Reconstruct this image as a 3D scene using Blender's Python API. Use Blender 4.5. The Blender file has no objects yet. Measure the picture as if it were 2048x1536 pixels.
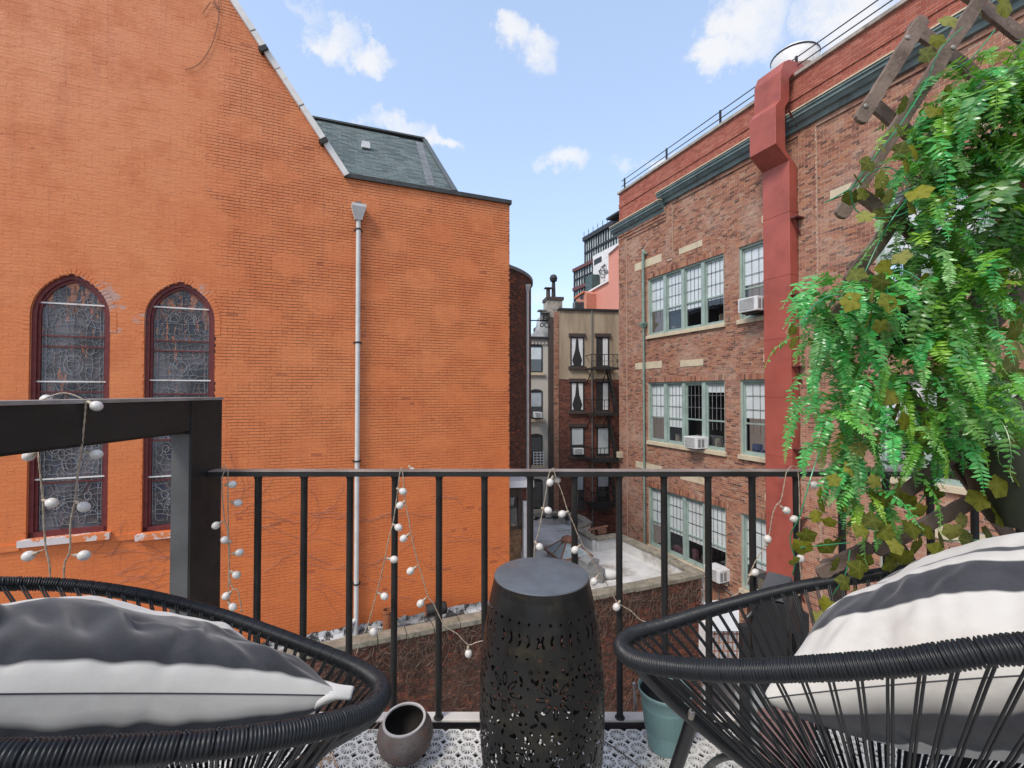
import bpy, math, random
import numpy as np
from mathutils import Vector, Matrix, noise as mnoise
R = math.radians
# ------------------------------------------------------------------ camera, sky, sun, exposure
HC = 1.15                      # eye height above the balcony deck
PITCH = R(1.0)
FPX = 910.0                    # focal length in pixels of a 2048 px wide frame
scene = bpy.context.scene
COL = scene.collection
cam_d = bpy.data.cameras.new('camera'); cam = bpy.data.objects.new('camera', cam_d); COL.objects.link(cam)
cam.location = (0, 0, HC); cam.rotation_euler = (R(90) + PITCH, 0, 0)
cam_d.sensor_width = 36; cam_d.lens = FPX / 2048 * 36; cam_d.clip_start = 0.02; cam_d.clip_end = 2000
scene.camera = cam
scene.view_settings.view_transform = 'Standard'; scene.view_settings.look = 'None'
scene.view_settings.exposure = 0.62; scene.view_settings.gamma = 1; scene.view_settings.use_curve_mapping = False
SUN_EL, SUN_AZ = R(50), R(222)
world = bpy.data.worlds.new('World'); scene.world = world; world.use_nodes = True
def pdir(px, py):
    u = (px - 1024) / FPX; v = (768 - py) / FPX
    return Vector((u, math.cos(PITCH) - v * math.sin(PITCH), math.sin(PITCH) + v * math.cos(PITCH)))
def make_sky():
    nt = world.node_tree; nt.nodes.clear(); N = nt.nodes.new; L = nt.links.new
    out = N('ShaderNodeOutputWorld'); bg = N('ShaderNodeBackground'); L(bg.outputs[0], out.inputs[0])
    sky = N('ShaderNodeTexSky'); sky.sky_type = 'NISHITA'; sky.sun_disc = False
    sky.sun_elevation = SUN_EL; sky.sun_rotation = SUN_AZ; sky.air_density = 1.0; sky.dust_density = 1.0; sky.ozone_density = 1.4
    tc = N('ShaderNodeTexCoord'); dirv = tc.outputs['Generated']
    def math_(op, a, b=None, clamp=False):
        m = N('ShaderNodeMath'); m.operation = op; m.use_clamp = clamp
        for i, q in enumerate((a, b)):
            if q is None: continue
            if isinstance(q, (int, float)): m.inputs[i].default_value = q
            else: L(q, m.inputs[i])
        return m.outputs[0]
    nz = N('ShaderNodeTexNoise'); nz.inputs['Scale'].default_value = 9; nz.inputs['Detail'].default_value = 9; nz.inputs['Roughness'].default_value = .68
    L(dirv, nz.inputs['Vector'])
    nz2 = N('ShaderNodeTexNoise'); nz2.inputs['Scale'].default_value = 2.1; nz2.inputs['Detail'].default_value = 8; nz2.inputs['Roughness'].default_value = .6
    L(dirv, nz2.inputs['Vector'])
    sub = N('ShaderNodeVectorMath'); sub.operation = 'SUBTRACT'; L(nz.outputs['Color'], sub.inputs[0]); sub.inputs[1].default_value = (.5, .5, .5)
    sc = N('ShaderNodeVectorMath'); sc.operation = 'SCALE'; L(sub.outputs[0], sc.inputs[0]); sc.inputs['Scale'].default_value = .18
    ad = N('ShaderNodeVectorMath'); ad.operation = 'ADD'; L(dirv, ad.inputs[0]); L(sc.outputs[0], ad.inputs[1])
    clouds = [(655, 75, 75, 48, 1), (735, 122, 62, 42, 1), (1030, 80, 52, 48, .95), (1068, 120, 52, 58, .95), (1122, 325, 78, 36, .95), (893, 280, 58, 26, .9), (790, 264, 100, 26, .75),
              (1500, 50, 100, 100, 1), (1440, 115, 85, 55, .9), (1700, 40, 150, 85, 1), (1640, 10, 90, 60, .7), (1325, 318, 45, 18, .8), (1250, 330, 45, 18, .5), (590, 5, 75, 22, .5), (1090, 600, 90, 25, .35)]
    tot = None
    for px, py, rx, ry, k in clouds:
        d = pdir(px, py).normalized()
        right = Vector((d.y, -d.x, 0)).normalized(); up = right.cross(d)
        cs = 1 / (1 + ((px - 1024) / FPX) ** 2 + ((py - 768) / FPX) ** 2) ** .5
        df = N('ShaderNodeVectorMath'); df.operation = 'SUBTRACT'; L(ad.outputs[0], df.inputs[0]); df.inputs[1].default_value = d
        a = N('ShaderNodeVectorMath'); a.operation = 'DOT_PRODUCT'; L(df.outputs[0], a.inputs[0]); a.inputs[1].default_value = right * (FPX / rx / cs ** 1.5)
        b = N('ShaderNodeVectorMath'); b.operation = 'DOT_PRODUCT'; L(df.outputs[0], b.inputs[0]); b.inputs[1].default_value = up * (FPX / ry / cs ** 1.5)
        fr = N('ShaderNodeVectorMath'); fr.operation = 'DOT_PRODUCT'; L(dirv, fr.inputs[0]); fr.inputs[1].default_value = d
        a2 = math_('MULTIPLY', a.outputs['Value'], a.outputs['Value']); b2 = math_('MULTIPLY', b.outputs['Value'], b.outputs['Value'])
        r2 = math_('ADD', a2, b2)
        v = math_('SUBTRACT', 1.0, r2, True)
        v = math_('MULTIPLY', v, math_('GREATER_THAN', fr.outputs['Value'], .3))
        v = math_('MULTIPLY', v, k)
        tot = v if tot is None else math_('MAXIMUM', tot, v)
    dens = math_('MULTIPLY', tot, math_('ADD', math_('MULTIPLY', nz.outputs['Fac'], 3.6), -.45))
    # cumulus over the unseen sky, cover raised to neutralise the fill light
    sx = N('ShaderNodeSeparateXYZ'); L(dirv, sx.inputs[0])
    other = N('ShaderNodeMapRange'); L(nz2.outputs['Fac'], other.inputs[0]); other.inputs[1].default_value = .44; other.inputs[2].default_value = .62
    back = N('ShaderNodeMapRange'); L(sx.outputs['Y'], back.inputs[0]); back.inputs[1].default_value = .45; back.inputs[2].default_value = .15; back.inputs[3].default_value = 0; back.inputs[4].default_value = 1
    oth = math_('MULTIPLY', other.outputs[0], back.outputs[0])
    mr = N('ShaderNodeMapRange'); mr.interpolation_type = 'SMOOTHSTEP'; L(dens, mr.inputs[0]); mr.inputs[1].default_value = -.02; mr.inputs[2].default_value = 1.45; mr.inputs[4].default_value = .9
    cl = math_('MAXIMUM', mr.outputs[0], oth)
    s1 = N('ShaderNodeVectorMath'); s1.operation = 'SCALE'; L(sky.outputs[0], s1.inputs[0]); s1.inputs['Scale'].default_value = 2.1
    # thin high veil whitening the blue
    veil = N('ShaderNodeMapRange'); L(sx.outputs['Z'], veil.inputs[0]); veil.inputs[1].default_value = 0; veil.inputs[2].default_value = .75; veil.inputs[3].default_value = .66; veil.inputs[4].default_value = .42
    m1 = N('ShaderNodeMix'); m1.data_type = 'RGBA'; L(veil.outputs[0], m1.inputs[0]); L(s1.outputs[0], m1.inputs[6]); m1.inputs[7].default_value = (4.3, 5.3, 7.0, 1)
    m2 = N('ShaderNodeMix'); m2.data_type = 'RGBA'; L(cl, m2.inputs[0]); L(m1.outputs[2], m2.inputs[6]); m2.inputs[7].default_value = (6.2, 6.2, 6.3, 1)
    L(m2.outputs[2], bg.inputs[0]); bg.inputs[1].default_value = .1
make_sky()
sun_d = bpy.data.lights.new('sun', 'SUN'); sun = bpy.data.objects.new('sun', sun_d); COL.objects.link(sun)
sun_d.energy = 1.9; sun_d.angle = R(16); sun_d.color = (1, .94, .86)
sd = Vector((math.sin(SUN_AZ) * math.cos(SUN_EL), math.cos(SUN_AZ) * math.cos(SUN_EL), math.sin(SUN_EL)))
sun.rotation_euler = (-sd).to_track_quat('-Z', 'Y').to_euler(); sun.location = (0, 0, 30)

# ------------------------------------------------------------------ helpers
def pix(px, py, Y):
    d = pdir(px, py); return Vector((0, 0, HC)) + d * (Y / d.y)
def pixz(px, py, z):
    d = pdir(px, py); return Vector((0, 0, HC)) + d * ((z - HC) / d.z)
class Frame:
    """vertical wall plane: local x to the right along it, local y away from the viewer, z up"""
    def __init__(s, ox, oy, deg):
        s.o = Vector((ox, oy, 0)); s.a = R(deg); s.ax = Vector((math.cos(s.a), math.sin(s.a), 0)); s.ay = Vector((-math.sin(s.a), math.cos(s.a), 0))
        s.m = Matrix.Translation(s.o) @ Matrix.Rotation(s.a, 4, 'Z')
    def hit(s, px, py, y=0.0):
        d = pdir(px, py); o = Vector((0, 0, HC))
        t = (y + s.ay.dot(s.o - o)) / s.ay.dot(d)
        p = o + d * t
        return (p - s.o).dot(s.ax), p.z
    def x(s, px, y=0.0): return s.hit(px, 780, y)[0]
XF = {}
def _props(o, label, cat, group, kind):
    if label: o['label'] = label
    if cat: o['category'] = cat
    if group: o['group'] = group
    if kind: o['kind'] = kind
    return o
def thing(name, label, cat, loc=(0, 0, 0), rz=0.0, group=None):
    o = bpy.data.objects.new(name, None); COL.objects.link(o); o.location = loc; o.rotation_euler = (0, 0, rz); o.empty_display_size = .1
    XF[o.name] = Matrix.Translation(Vector(loc)) @ Matrix.Rotation(rz, 4, 'Z')
    return _props(o, label, cat, group, None)
class M:
    def __init__(s): s.v = []; s.f = []; s.mi = []; s.cur = 0
    def add(s, vs, fs):
        o = len(s.v); s.v += [tuple(v) for v in vs]
        for f in fs: s.f.append(tuple(i + o for i in f)); s.mi.append(s.cur)
        return s
    def box(s, x0, x1, y0, y1, z0, z1):
        return s.add([(x0, y0, z0), (x1, y0, z0), (x1, y1, z0), (x0, y1, z0), (x0, y0, z1), (x1, y0, z1), (x1, y1, z1), (x0, y1, z1)],
              [(0, 3, 2, 1), (4, 5, 6, 7), (0, 1, 5, 4), (1, 2, 6, 5), (2, 3, 7, 6), (3, 0, 4, 7)])
    def obox(s, c, a, b, d):
        c = Vector(c); a = Vector(a); b = Vector(b); d = Vector(d)
        vs = [c - a - b - d, c + a - b - d, c + a + b - d, c - a + b - d, c - a - b + d, c + a - b + d, c + a + b + d, c - a + b + d]
        return s.add(vs, [(0, 3, 2, 1), (4, 5, 6, 7), (0, 1, 5, 4), (1, 2, 6, 5), (2, 3, 7, 6), (3, 0, 4, 7)])
    def bar(s, a, b, w, h, up=(0, 0, 1)):
        a = Vector(a); b = Vector(b); d = (b - a); L = d.length
        if L < 1e-6: return s
        d /= L; side = d.cross(Vector(up))
        if side.length < 1e-4: side = d.cross(Vector((0, 1, 0)))
        side.normalize(); u = side.cross(d)
        return s.obox((a + b) / 2, d * L / 2, side * w / 2, u * h / 2)
    def tube(s, pts, r, n=8, cap=True):
        pts = [Vector(p) for p in pts]; k = len(pts)
        rr = r if hasattr(r, '__len__') else [r] * k
        t0 = (pts[1] - pts[0]).normalized(); ref = Vector((0, 0, 1)) if abs(t0.z) < .9 else Vector((1, 0, 0))
        u = t0.cross(ref).normalized(); vs = []
        for i, p in enumerate(pts):
            t = (pts[min(i + 1, k - 1)] - pts[max(i - 1, 0)]).normalized()
            u = (u - t * u.dot(t)); u.normalize(); w = t.cross(u)
            for j in range(n):
                a = 2 * math.pi * j / n; vs.append(p + (u * math.cos(a) + w * math.sin(a)) * rr[i])
        fs = []
        for i in range(k - 1):
            for j in range(n): fs.append((i * n + j, i * n + (j + 1) % n, (i + 1) * n + (j + 1) % n, (i + 1) * n + j))
        if cap: fs.append(tuple(range(n - 1, -1, -1))); fs.append(tuple((k - 1) * n + j for j in range(n)))
        return s.add(vs, fs)
    def lathe(s, prof, c=(0, 0, 0), n=32, rot=None, close=False):
        c = Vector(c); vs = []; k = len(prof)
        for r, z in prof:
            for j in range(n):
                a = 2 * math.pi * j / n; p = Vector((r * math.cos(a), r * math.sin(a), z))
                if rot: p = rot @ p
                vs.append(c + p)
        fs = [(i * n + j, i * n + (j + 1) % n, (i + 1) * n + (j + 1) % n, (i + 1) * n + j) for i in range(k - 1) for j in range(n)]
        if close: fs.append(tuple(range(n - 1, -1, -1))); fs.append(tuple((k - 1) * n + j for j in range(n)))
        return s.add(vs, fs)
    def prism(s, poly, off):
        """poly: 3d points of one face; off: vector of extrusion"""
        k = len(poly); off = Vector(off); p = [Vector(q) for q in poly]
        vs = p + [q + off for q in p]
        return s.add(vs, [tuple(range(k)), tuple(range(2 * k - 1, k - 1, -1))] + [(i, i + k, (i + 1) % k + k, (i + 1) % k) for i in range(k)])
    def sphere(s, c, r, n=10, m=7, sc=(1, 1, 1), rot=None):
        prof = [(r * math.sin(math.pi * i / m), -r * math.cos(math.pi * i / m)) for i in range(m + 1)]
        prof[0] = (r * .02, -r); prof[-1] = (r * .02, r)
        o = len(s.v); s.lathe(prof, (0, 0, 0), n)
        for i in range(o, len(s.v)):
            p = Vector((s.v[i][0] * sc[0], s.v[i][1] * sc[1], s.v[i][2] * sc[2]))
            if rot: p = rot @ p
            s.v[i] = tuple(Vector(c) + p)
        return s
    def build(s, name, mat, parent=None, world=False, smooth=False, label=None, cat=None, group=None, kind=None, bevel=0):
        me = bpy.data.meshes.new(name)
        vs = s.v
        if parent is not None and world:
            inv = XF[parent.name].inverted(); vs = [tuple(inv @ Vector(v)) for v in vs]
        me.from_pydata(vs, [], s.f); 
        for m_ in (mat if isinstance(mat, (list, tuple)) else [mat]): me.materials.append(m_)
        if isinstance(mat, (list, tuple)) and len(mat) > 1: me.polygons.foreach_set('material_index', s.mi)
        if smooth:
            me.polygons.foreach_set('use_smooth', [True] * len(me.polygons))
        me.update()
        o = bpy.data.objects.new(name, me); COL.objects.link(o)
        if parent is not None:
            o.parent = parent; XF[o.name] = XF[parent.name]
        else: XF[o.name] = Matrix.Identity(4)
        if smooth == 'auto':
            try: me.set_sharp_from_angle(angle=R(40))
            except Exception: pass
        if bevel:
            b = o.modifiers.new('bevel', 'BEVEL'); b.width = bevel; b.segments = 2; b.limit_method = 'ANGLE'; b.angle_limit = R(40)
        return _props(o, label, cat, group, kind)
def obj_copy(o, parent=None, loc=None):
    c = o.copy(); COL.objects.link(c); c.parent = parent
    if parent is not None: XF[c.name] = XF[parent.name]
    if loc is not None: c.location = loc
    return c
def smooth_path(pts, sub=6):
    P = [Vector(p) for p in pts]; out = []
    for i in range(len(P) - 1):
        p0 = P[max(i - 1, 0)]; p1 = P[i]; p2 = P[i + 1]; p3 = P[min(i + 2, len(P) - 1)]
        for k in range(sub):
            t = k / sub
            out.append(.5 * ((2 * p1) + (p2 - p0) * t + (2 * p0 - 5 * p1 + 4 * p2 - p3) * t * t + (3 * p1 - p0 - 3 * p2 + p3) * t ** 3))
    out.append(P[-1]); return out
def smooth_loop(pts, sub=8):
    P = [Vector(p) for p in pts]; n = len(P); out = []
    for i in range(n):
        p0, p1, p2, p3 = P[i - 1], P[i], P[(i + 1) % n], P[(i + 2) % n]
        for k in range(sub):
            t = k / sub
            out.append(.5 * ((2 * p1) + (p2 - p0) * t + (2 * p0 - 5 * p1 + 4 * p2 - p3) * t * t + (3 * p1 - p0 - 3 * p2 + p3) * t ** 3))
    return out

# ------------------------------------------------------------------ materials
class NB:
    def __init__(s, name):
        s.m = bpy.data.materials.new(name); s.m.use_nodes = True; s.nt = s.m.node_tree; s.b = s.nt.nodes['Principled BSDF']; s.out = s.nt.nodes['Material Output']
        s.pos = s.n('ShaderNodeNewGeometry').outputs['Position']
    def n(s, t): return s.nt.nodes.new(t)
    def l(s, a, b): s.nt.links.new(a, b)
    def val(s, inp, v):
        if isinstance(v, (int, float, tuple, list, Vector)):
            if isinstance(v, (tuple, list)) and len(v) == 3 and inp.type == 'RGBA': v = (*v, 1)
            inp.default_value = v
        else: s.l(v, inp)
    def noise(s, scale, detail=4, rough=.55, vec=None, scl=None, out='Fac'):
        t = s.n('ShaderNodeTexNoise'); t.inputs['Scale'].default_value = scale; t.inputs['Detail'].default_value = detail; t.inputs['Roughness'].default_value = rough
        v = vec if vec is not None else s.pos
        if scl:
            mp = s.n('ShaderNodeMapping'); mp.inputs['Scale'].default_value = scl; s.l(v, mp.inputs[0]); v = mp.outputs[0]
        s.l(v, t.inputs['Vector']); return t.outputs[out]
    def rng(s, v, a, b, c=0, d=1, smooth=True):
        t = s.n('ShaderNodeMapRange'); s.l(v, t.inputs[0])
        if smooth: t.interpolation_type = 'SMOOTHSTEP'
        for i, q in enumerate((a, b, c, d)): t.inputs[i + 1].default_value = q
        return t.outputs[0]
    def math(s, op, a, b=0.0, clamp=False):
        m = s.n('ShaderNodeMath'); m.operation = op; m.use_clamp = clamp; s.val(m.inputs[0], a); s.val(m.inputs[1], b); return m.outputs[0]
    def mix(s, f, a, b, mode='MIX'):
        m = s.n('ShaderNodeMix'); m.data_type = 'RGBA'; m.blend_type = mode; s.val(m.inputs[0], f); s.val(m.inputs[6], a); s.val(m.inputs[7], b); return m.outputs[2]
    def attr(s, name='val'):
        a = s.n('ShaderNodeAttribute'); a.attribute_name = name; return a.outputs['Fac']
    def objrand(s): return s.n('ShaderNodeObjectInfo').outputs['Random']
    def objpos(s): return s.n('ShaderNodeTexCoord').outputs['Object']
    def ramp(s, f, cols):
        r = s.n('ShaderNodeValToRGB'); s.l(f, r.inputs[0]); e = r.color_ramp.elements
        while len(e) < len(cols): e.new(.5)
        for i, (p, c) in enumerate(cols): e[i].position = p; e[i].color = (*c, 1)
        return r.outputs[0]
    def xyz(s, v=None):
        t = s.n('ShaderNodeSeparateXYZ'); s.l(v if v is not None else s.pos, t.inputs[0]); return t.outputs
    def bump(s, h, st=.3, dist=.01):
        b = s.n('ShaderNodeBump'); b.inputs['Strength'].default_value = st; b.inputs['Distance'].default_value = dist; s.l(h, b.inputs['Height']); s.l(b.outputs[0], s.b.inputs['Normal']); return s
    def done(s, col=None, rough=.6, metal=0, spec=None):
        if col is not None: s.val(s.b.inputs['Base Color'], col)
        s.val(s.b.inputs['Roughness'], rough); s.b.inputs['Metallic'].default_value = metal
        if spec is not None: s.b.inputs['Specular IOR Level'].default_value = spec
        return s.m
def plain(name, c, rough=.6, metal=0, var=.15, scale=6, dirt=None, dscale=2.5, bump=0, spec=None, lo=.5, hi=.72):
    k = NB(name); f = k.noise(scale, 5, .6)
    a = tuple(x * (1 - var) for x in c); b = tuple(min(1, x * (1 + var)) for x in c)
    col = k.mix(k.rng(f, .3, .7), a, b)
    if dirt: col = k.mix(k.rng(k.noise(dscale, 7, .7), lo, hi, 0, .85), col, dirt)
    rg = k.rng(k.noise(scale * 3, 3), .3, .7, max(0, rough - .08), min(1, rough + .08))
    if bump: k.bump(k.noise(scale * 6, 5, .65), bump, .004)
    return k.done(col, rg, metal, spec)

MAT = {}
_f = Frame(0, 12.45, 22.5)
ARCH_WEAR = [(_f.m @ Vector((_f.hit(px, py)[0], 0, _f.hit(px, py)[1])), r) for px, py, r in ((205, 575, .42), (228, 610, .42), (282, 640, .35), (405, 582, .32), (228, 660, .3))]
def orange_mats():
    # frame direction of the church wall for masks
    for nm in ('brick', 'mortar'):
        k = NB('orange_paint_' + nm); p = k.xyz()
        u = k.math('ADD', k.math('MULTIPLY', p[0], .924), k.math('MULTIPLY', p[1], .383))   # along the wall, shifted by a constant
        big = k.noise(.35, 3, .5); med = k.noise(1.6, 6, .65); fine = k.noise(9, 5, .7, scl=(1, 1, 3))
        # smooth thick paint on the left, cracked joints on the right
        edge = k.math('ADD', u, k.math('MULTIPLY', k.math('SUBTRACT', k.noise(.9, 5, .7), .5), 3.2))
        cracked = k.rng(edge, -2.35, -2.05)
        low = k.rng(p[2], -1.6, .6)       # lower courses were repainted thicker
        col = k.mix(k.rng(big, .35, .65), (.66, .192, .054), (.68, .222, .072))
        col = k.mix(k.rng(p[2], 1.0, -2.0, 0, .55), col, (.67, .155, .028))
        col = k.mix(k.rng(p[2], 3.5, 8.5, 0, .5), col, (.67, .24, .10))
        col = k.mix(k.rng(med, .42, .7, 0, .5), col, (.50, .125, .040)); rain = k.rng(k.noise(1.3, 6, .7, scl=(2.6, 2.6, .22)), .56, .74, 0, .42); col = k.mix(rain, col, (.40, .105, .045))
        streak = k.noise(2.6, 7, .72, scl=(1, 1, 7)); col = k.mix(k.rng(streak, .50, .72, 0, .34), col, (.46, .13, .05)); col = k.mix(k.rng(streak, .46, .30, 0, .28), col, (.72, .30, .12))
        chip = k.rng(k.noise(4.2, 3, .9, scl=(1, 1, 3.4)), .685, .70); col = k.mix(k.math('MULTIPLY', chip, .85), col, (.27, .06, .028))
        # bare spots where paint has flaked
        flake = k.rng(k.noise(3.2, 8, .78, scl=(1, 1, 2.6)), .69, .74)
        col = k.mix(k.math('MULTIPLY', flake, .75), col, (.34, .085, .04))
        nz_ = k.math('ADD', k.noise(5.5, 8, .8, scl=(1, 1, 2.2)), .012)
        for wp, wr in ARCH_WEAR:
            dv = k.n('ShaderNodeVectorMath'); dv.operation = 'DISTANCE'; k.l(k.pos, dv.inputs[0]); dv.inputs[1].default_value = wp
            nz_ = k.math('ADD', nz_, k.rng(dv.outputs['Value'], wr, wr * .2, 0, .27))
        pale = k.rng(nz_, *((.78, .81) if nm == 'brick' else (.66, .70)))
        col = k.mix(k.math('MULTIPLY', pale, .7), col, (.42, .33, .30))
        if nm == 'brick':
            col = k.mix(k.math('MULTIPLY', k.rng(k.attr(), 0, 1, 0, .30, False), k.math('ADD', k.math('MULTIPLY', cracked, .85), .15)), col, (.54, .14, .045))
            dirty = k.rng(k.attr(), .99, .996)
            col = k.mix(k.math('MULTIPLY', dirty, k.math('MULTIPLY', cracked, .6)), col, (.30, .075, .035))
        else:
            line = k.noise(1.1, 4, .65)
            amt = k.math('MULTIPLY', k.rng(k.noise(2.3, 5, .7), .26, .44), cracked)
            amt = k.math('MULTIPLY', amt, k.math('ADD', k.math('MULTIPLY', low, .72), .28))
            col = k.mix(k.math('MULTIPLY', amt, .93), col, (.05, .018, .010))
        k.bump(k.math('ADD', k.math('MULTIPLY', fine, 1.1), k.math('ADD', k.noise(26, 4, .7), k.math('MULTIPLY', k.noise(3.5, 6, .7, scl=(1, 1, 6)), 1.3))), .5, .009)
        MAT['orange_' + nm] = k.done(col, k.rng(med, .3, .7, .5, .72))
def brick_mat(name, cols, wash=(.50, .36, .30), wash_lo=.5, wash_hi=.62, wash_amt=.75, mortar=(.46, .37, .29), dark=None, wscale=.7, rough=.85):
    for nm in ('brick', 'mortar'):
        k = NB(name + '_' + nm); big = k.noise(wscale, 6, .68); fine = k.noise(30, 4, .7)
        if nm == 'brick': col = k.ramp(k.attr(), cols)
        else: col = k.mix(k.noise(14, 4, .6), tuple(x * .8 for x in mortar), mortar)
        col = k.mix(k.rng(fine, .3, .7, 0, .35), col, k.mix(.5, col, (.10, .05, .035)))
        w = k.rng(big, wash_lo, wash_hi, 0, wash_amt)
        w = k.math('MULTIPLY', w, k.rng(k.noise(7, 5, .7), .3, .6, .45, 1))
        col = k.mix(w, col, wash)
        if dark: col = k.mix(k.rng(k.noise(.9, 6, .7), .55, .75, 0, .7), col, dark)
        k.bump(k.noise(40, 5, .7), .5, .004)
        MAT[name + '_' + nm] = k.done(col, rough, 0, .25)
orange_mats()
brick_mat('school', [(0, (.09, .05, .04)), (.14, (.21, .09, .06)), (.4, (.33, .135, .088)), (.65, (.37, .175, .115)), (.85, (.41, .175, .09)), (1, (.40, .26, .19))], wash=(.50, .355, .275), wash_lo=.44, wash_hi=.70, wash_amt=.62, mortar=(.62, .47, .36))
brick_mat('parapet', [(0, (.30, .085, .06)), (.5, (.38, .11, .075)), (1, (.44, .16, .11))], wash=(.42, .2, .15), wash_lo=.52, wash_hi=.7, wash_amt=.35, mortar=(.46, .30, .24))
brick_mat('brown', [(0, (.06, .032, .026)), (.5, (.12, .05, .036)), (.9, (.17, .065, .042)), (1, (.32, .09, .04))], wash=(.10, .055, .04), wash_lo=.45, wash_hi=.7, wash_amt=.5, mortar=(.13, .10, .08))
brick_mat('tenement', [(0, (.07, .028, .022)), (.5, (.16, .052, .036)), (1, (.25, .085, .055))], wash=(.08, .05, .04), wash_lo=.52, wash_hi=.72, wash_amt=.6, mortar=(.34, .25, .20))
brick_mat('low', [(0, (.07, .035, .025)), (.5, (.17, .06, .04)), (.85, (.30, .085, .045)), (1, (.36, .16, .09))], wash=(.12, .075, .055), wash_lo=.45, wash_hi=.6, wash_amt=.8, mortar=(.14, .105, .08))
def rusty(name, c, c2, rust=(.20, .075, .03), amt=.7, lo=.6, hi=.7, rough=.5, metal=0, sc=7):
    k = NB(name); col = k.mix(k.rng(k.noise(sc, 5, .6), .3, .7), c, c2)
    col = k.mix(k.rng(k.noise(sc * 1.6, 8, .75), lo, hi, 0, amt), col, rust)
    k.bump(k.noise(60, 5, .7), .25, .002)
    return k.done(col, k.rng(k.noise(20, 4), .3, .7, rough - .08, rough + .14), metal, .28 if max(c) < .1 else None)
m_rail_black = rusty('rail_black_paint', (.017, .0165, .016), (.029, .028, .027), amt=.35, lo=.66, hi=.75, rough=.42)
m_rail_top = rusty('rail_worn_top', (.16, .125, .105), (.28, .22, .19), rust=(.20, .09, .045), amt=.6, rough=.42)
m_steel_post = rusty('post_steel', (.014, .0135, .013), (.028, .027, .026), amt=.5, lo=.68, hi=.76, rough=.36, sc=3)
m_kerb = rusty('rail_base_paint', (.50, .46, .41), (.62, .58, .53), rust=(.33, .16, .06), amt=.8, lo=.6, hi=.72, rough=.5, sc=5)
m_white_trim = rusty('weathered_white_trim', (.62, .60, .57), (.74, .72, .69), rust=(.42, .17, .08), amt=.85, lo=.58, hi=.68, rough=.6, sc=3)
m_pipe = rusty('grey_downspout_paint', (.50, .50, .48), (.60, .60, .58), rust=(.30, .12, .06), amt=.7, lo=.66, hi=.75, rough=.42, sc=4)
m_teal = plain('teal_paint', (.29, .365, .325), .5, var=.14, scale=2, dirt=(.13, .15, .13), lo=.55, hi=.8)
m_teal_d = plain('cornice_teal_paint', (.115, .165, .165), .5, var=.2, scale=2, dirt=(.05, .06, .055), lo=.5, hi=.75)
m_teal_pipe = plain('downspout_green_paint', (.20, .285, .235), .5, var=.12, scale=2, dirt=(.12, .12, .09))
m_cream = plain('cream_stone', (.56, .47, .33), .8, var=.08, scale=5, dirt=(.36, .29, .20), bump=.2)
m_coping = plain('parapet_coping_stone', (.34, .30, .26), .8, var=.2, scale=3, dirt=(.14, .12, .10))
m_duct = plain('red_duct_paint', (.35, .082, .058), .5, var=.12, scale=.9, dirt=(.22, .048, .034), dscale=1.1, lo=.45, hi=.75, bump=.1)
m_duct_seam = plain('duct_bracket_paint', (.13, .035, .03), .55)
m_white = plain('white_paint', (.72, .72, .71), .5, var=.05, scale=4, dirt=(.45, .43, .40))
m_acwhite = plain('air_conditioner_case', (.66, .66, .65), .45, var=.05, scale=5, dirt=(.42, .40, .37))
m_acgrille = plain('air_conditioner_grille', (.22, .22, .22), .6)
m_dark = plain('dark_interior', (.012, .012, .013), .9)
m_shade = plain('window_shade', (.62, .66, .66), .85, var=.06, scale=2)
m_shade2 = plain('window_shade_grey', (.36, .39, .42), .85, var=.1, scale=2)
m_roofwhite = plain('silver_roof_coating', (.55, .54, .52), .75, var=.13, scale=1.3, dirt=(.25, .22, .18), dscale=.75, lo=.46, hi=.66, bump=.15, spec=.2)
m_roofdark = plain('tar_patch', (.03, .03, .03), .6, var=.3)
m_rust = plain('rust_iron', (.25, .085, .035), .85, var=.3, scale=20, bump=.5)
m_slabstone = plain('mossy_coping_stone', (.22, .195, .15), .9, var=.25, scale=4, dirt=(.12, .115, .06), dscale=5, bump=.6)
m_ground = plain('yard_concrete', (.16, .15, .14), .9, var=.2, scale=1, dirt=(.08, .07, .06))
m_deck = plain('deck_underlay', (.010, .009, .008), .9, var=.3, scale=8, dirt=(.05, .032, .02))
m_tile = plain('white_plastic_tile', (.66, .64, .60), .42, var=.05, scale=6, dirt=(.42, .37, .31), dscale=3.5, lo=.5, hi=.8)
m_lead = plain('leading_strip', (.26, .26, .27), .55, var=.2)
m_maroon = rusty('maroon_frame_paint', (.115, .016, .016), (.16, .026, .024), rust=(.36, .25, .22), amt=.6, lo=.66, hi=.72, rough=.5)
m_sand = NB('sand_stucco'); _c = m_sand.mix(m_sand.rng(m_sand.noise(.8, 6, .65, scl=(2.2, 2.2, .35)), .35, .7), (.42, .33, .23), (.27, .205, .14)); m_sand = m_sand.done(_c, .85)
m_creamwall = plain('pale_stucco', (.50, .465, .41), .85, var=.06, scale=.6, dirt=(.38, .34, .29), dscale=.6)
m_pink = plain('salmon_stucco', (.60, .25, .19), .8, var=.05, scale=.3, dirt=(.55, .22, .165), dscale=.2)
m_iron = plain('fire_escape_iron', (.022, .02, .019), .6, var=.3)
m_blackwin = plain('black_window_frame', (.022, .021, .024), .5)
m_brownwin = plain('brown_window_surround', (.06, .042, .035), .7)
m_curtain = plain('pale_curtain', (.80, .80, .79), .9, var=.08, scale=8)
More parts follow.
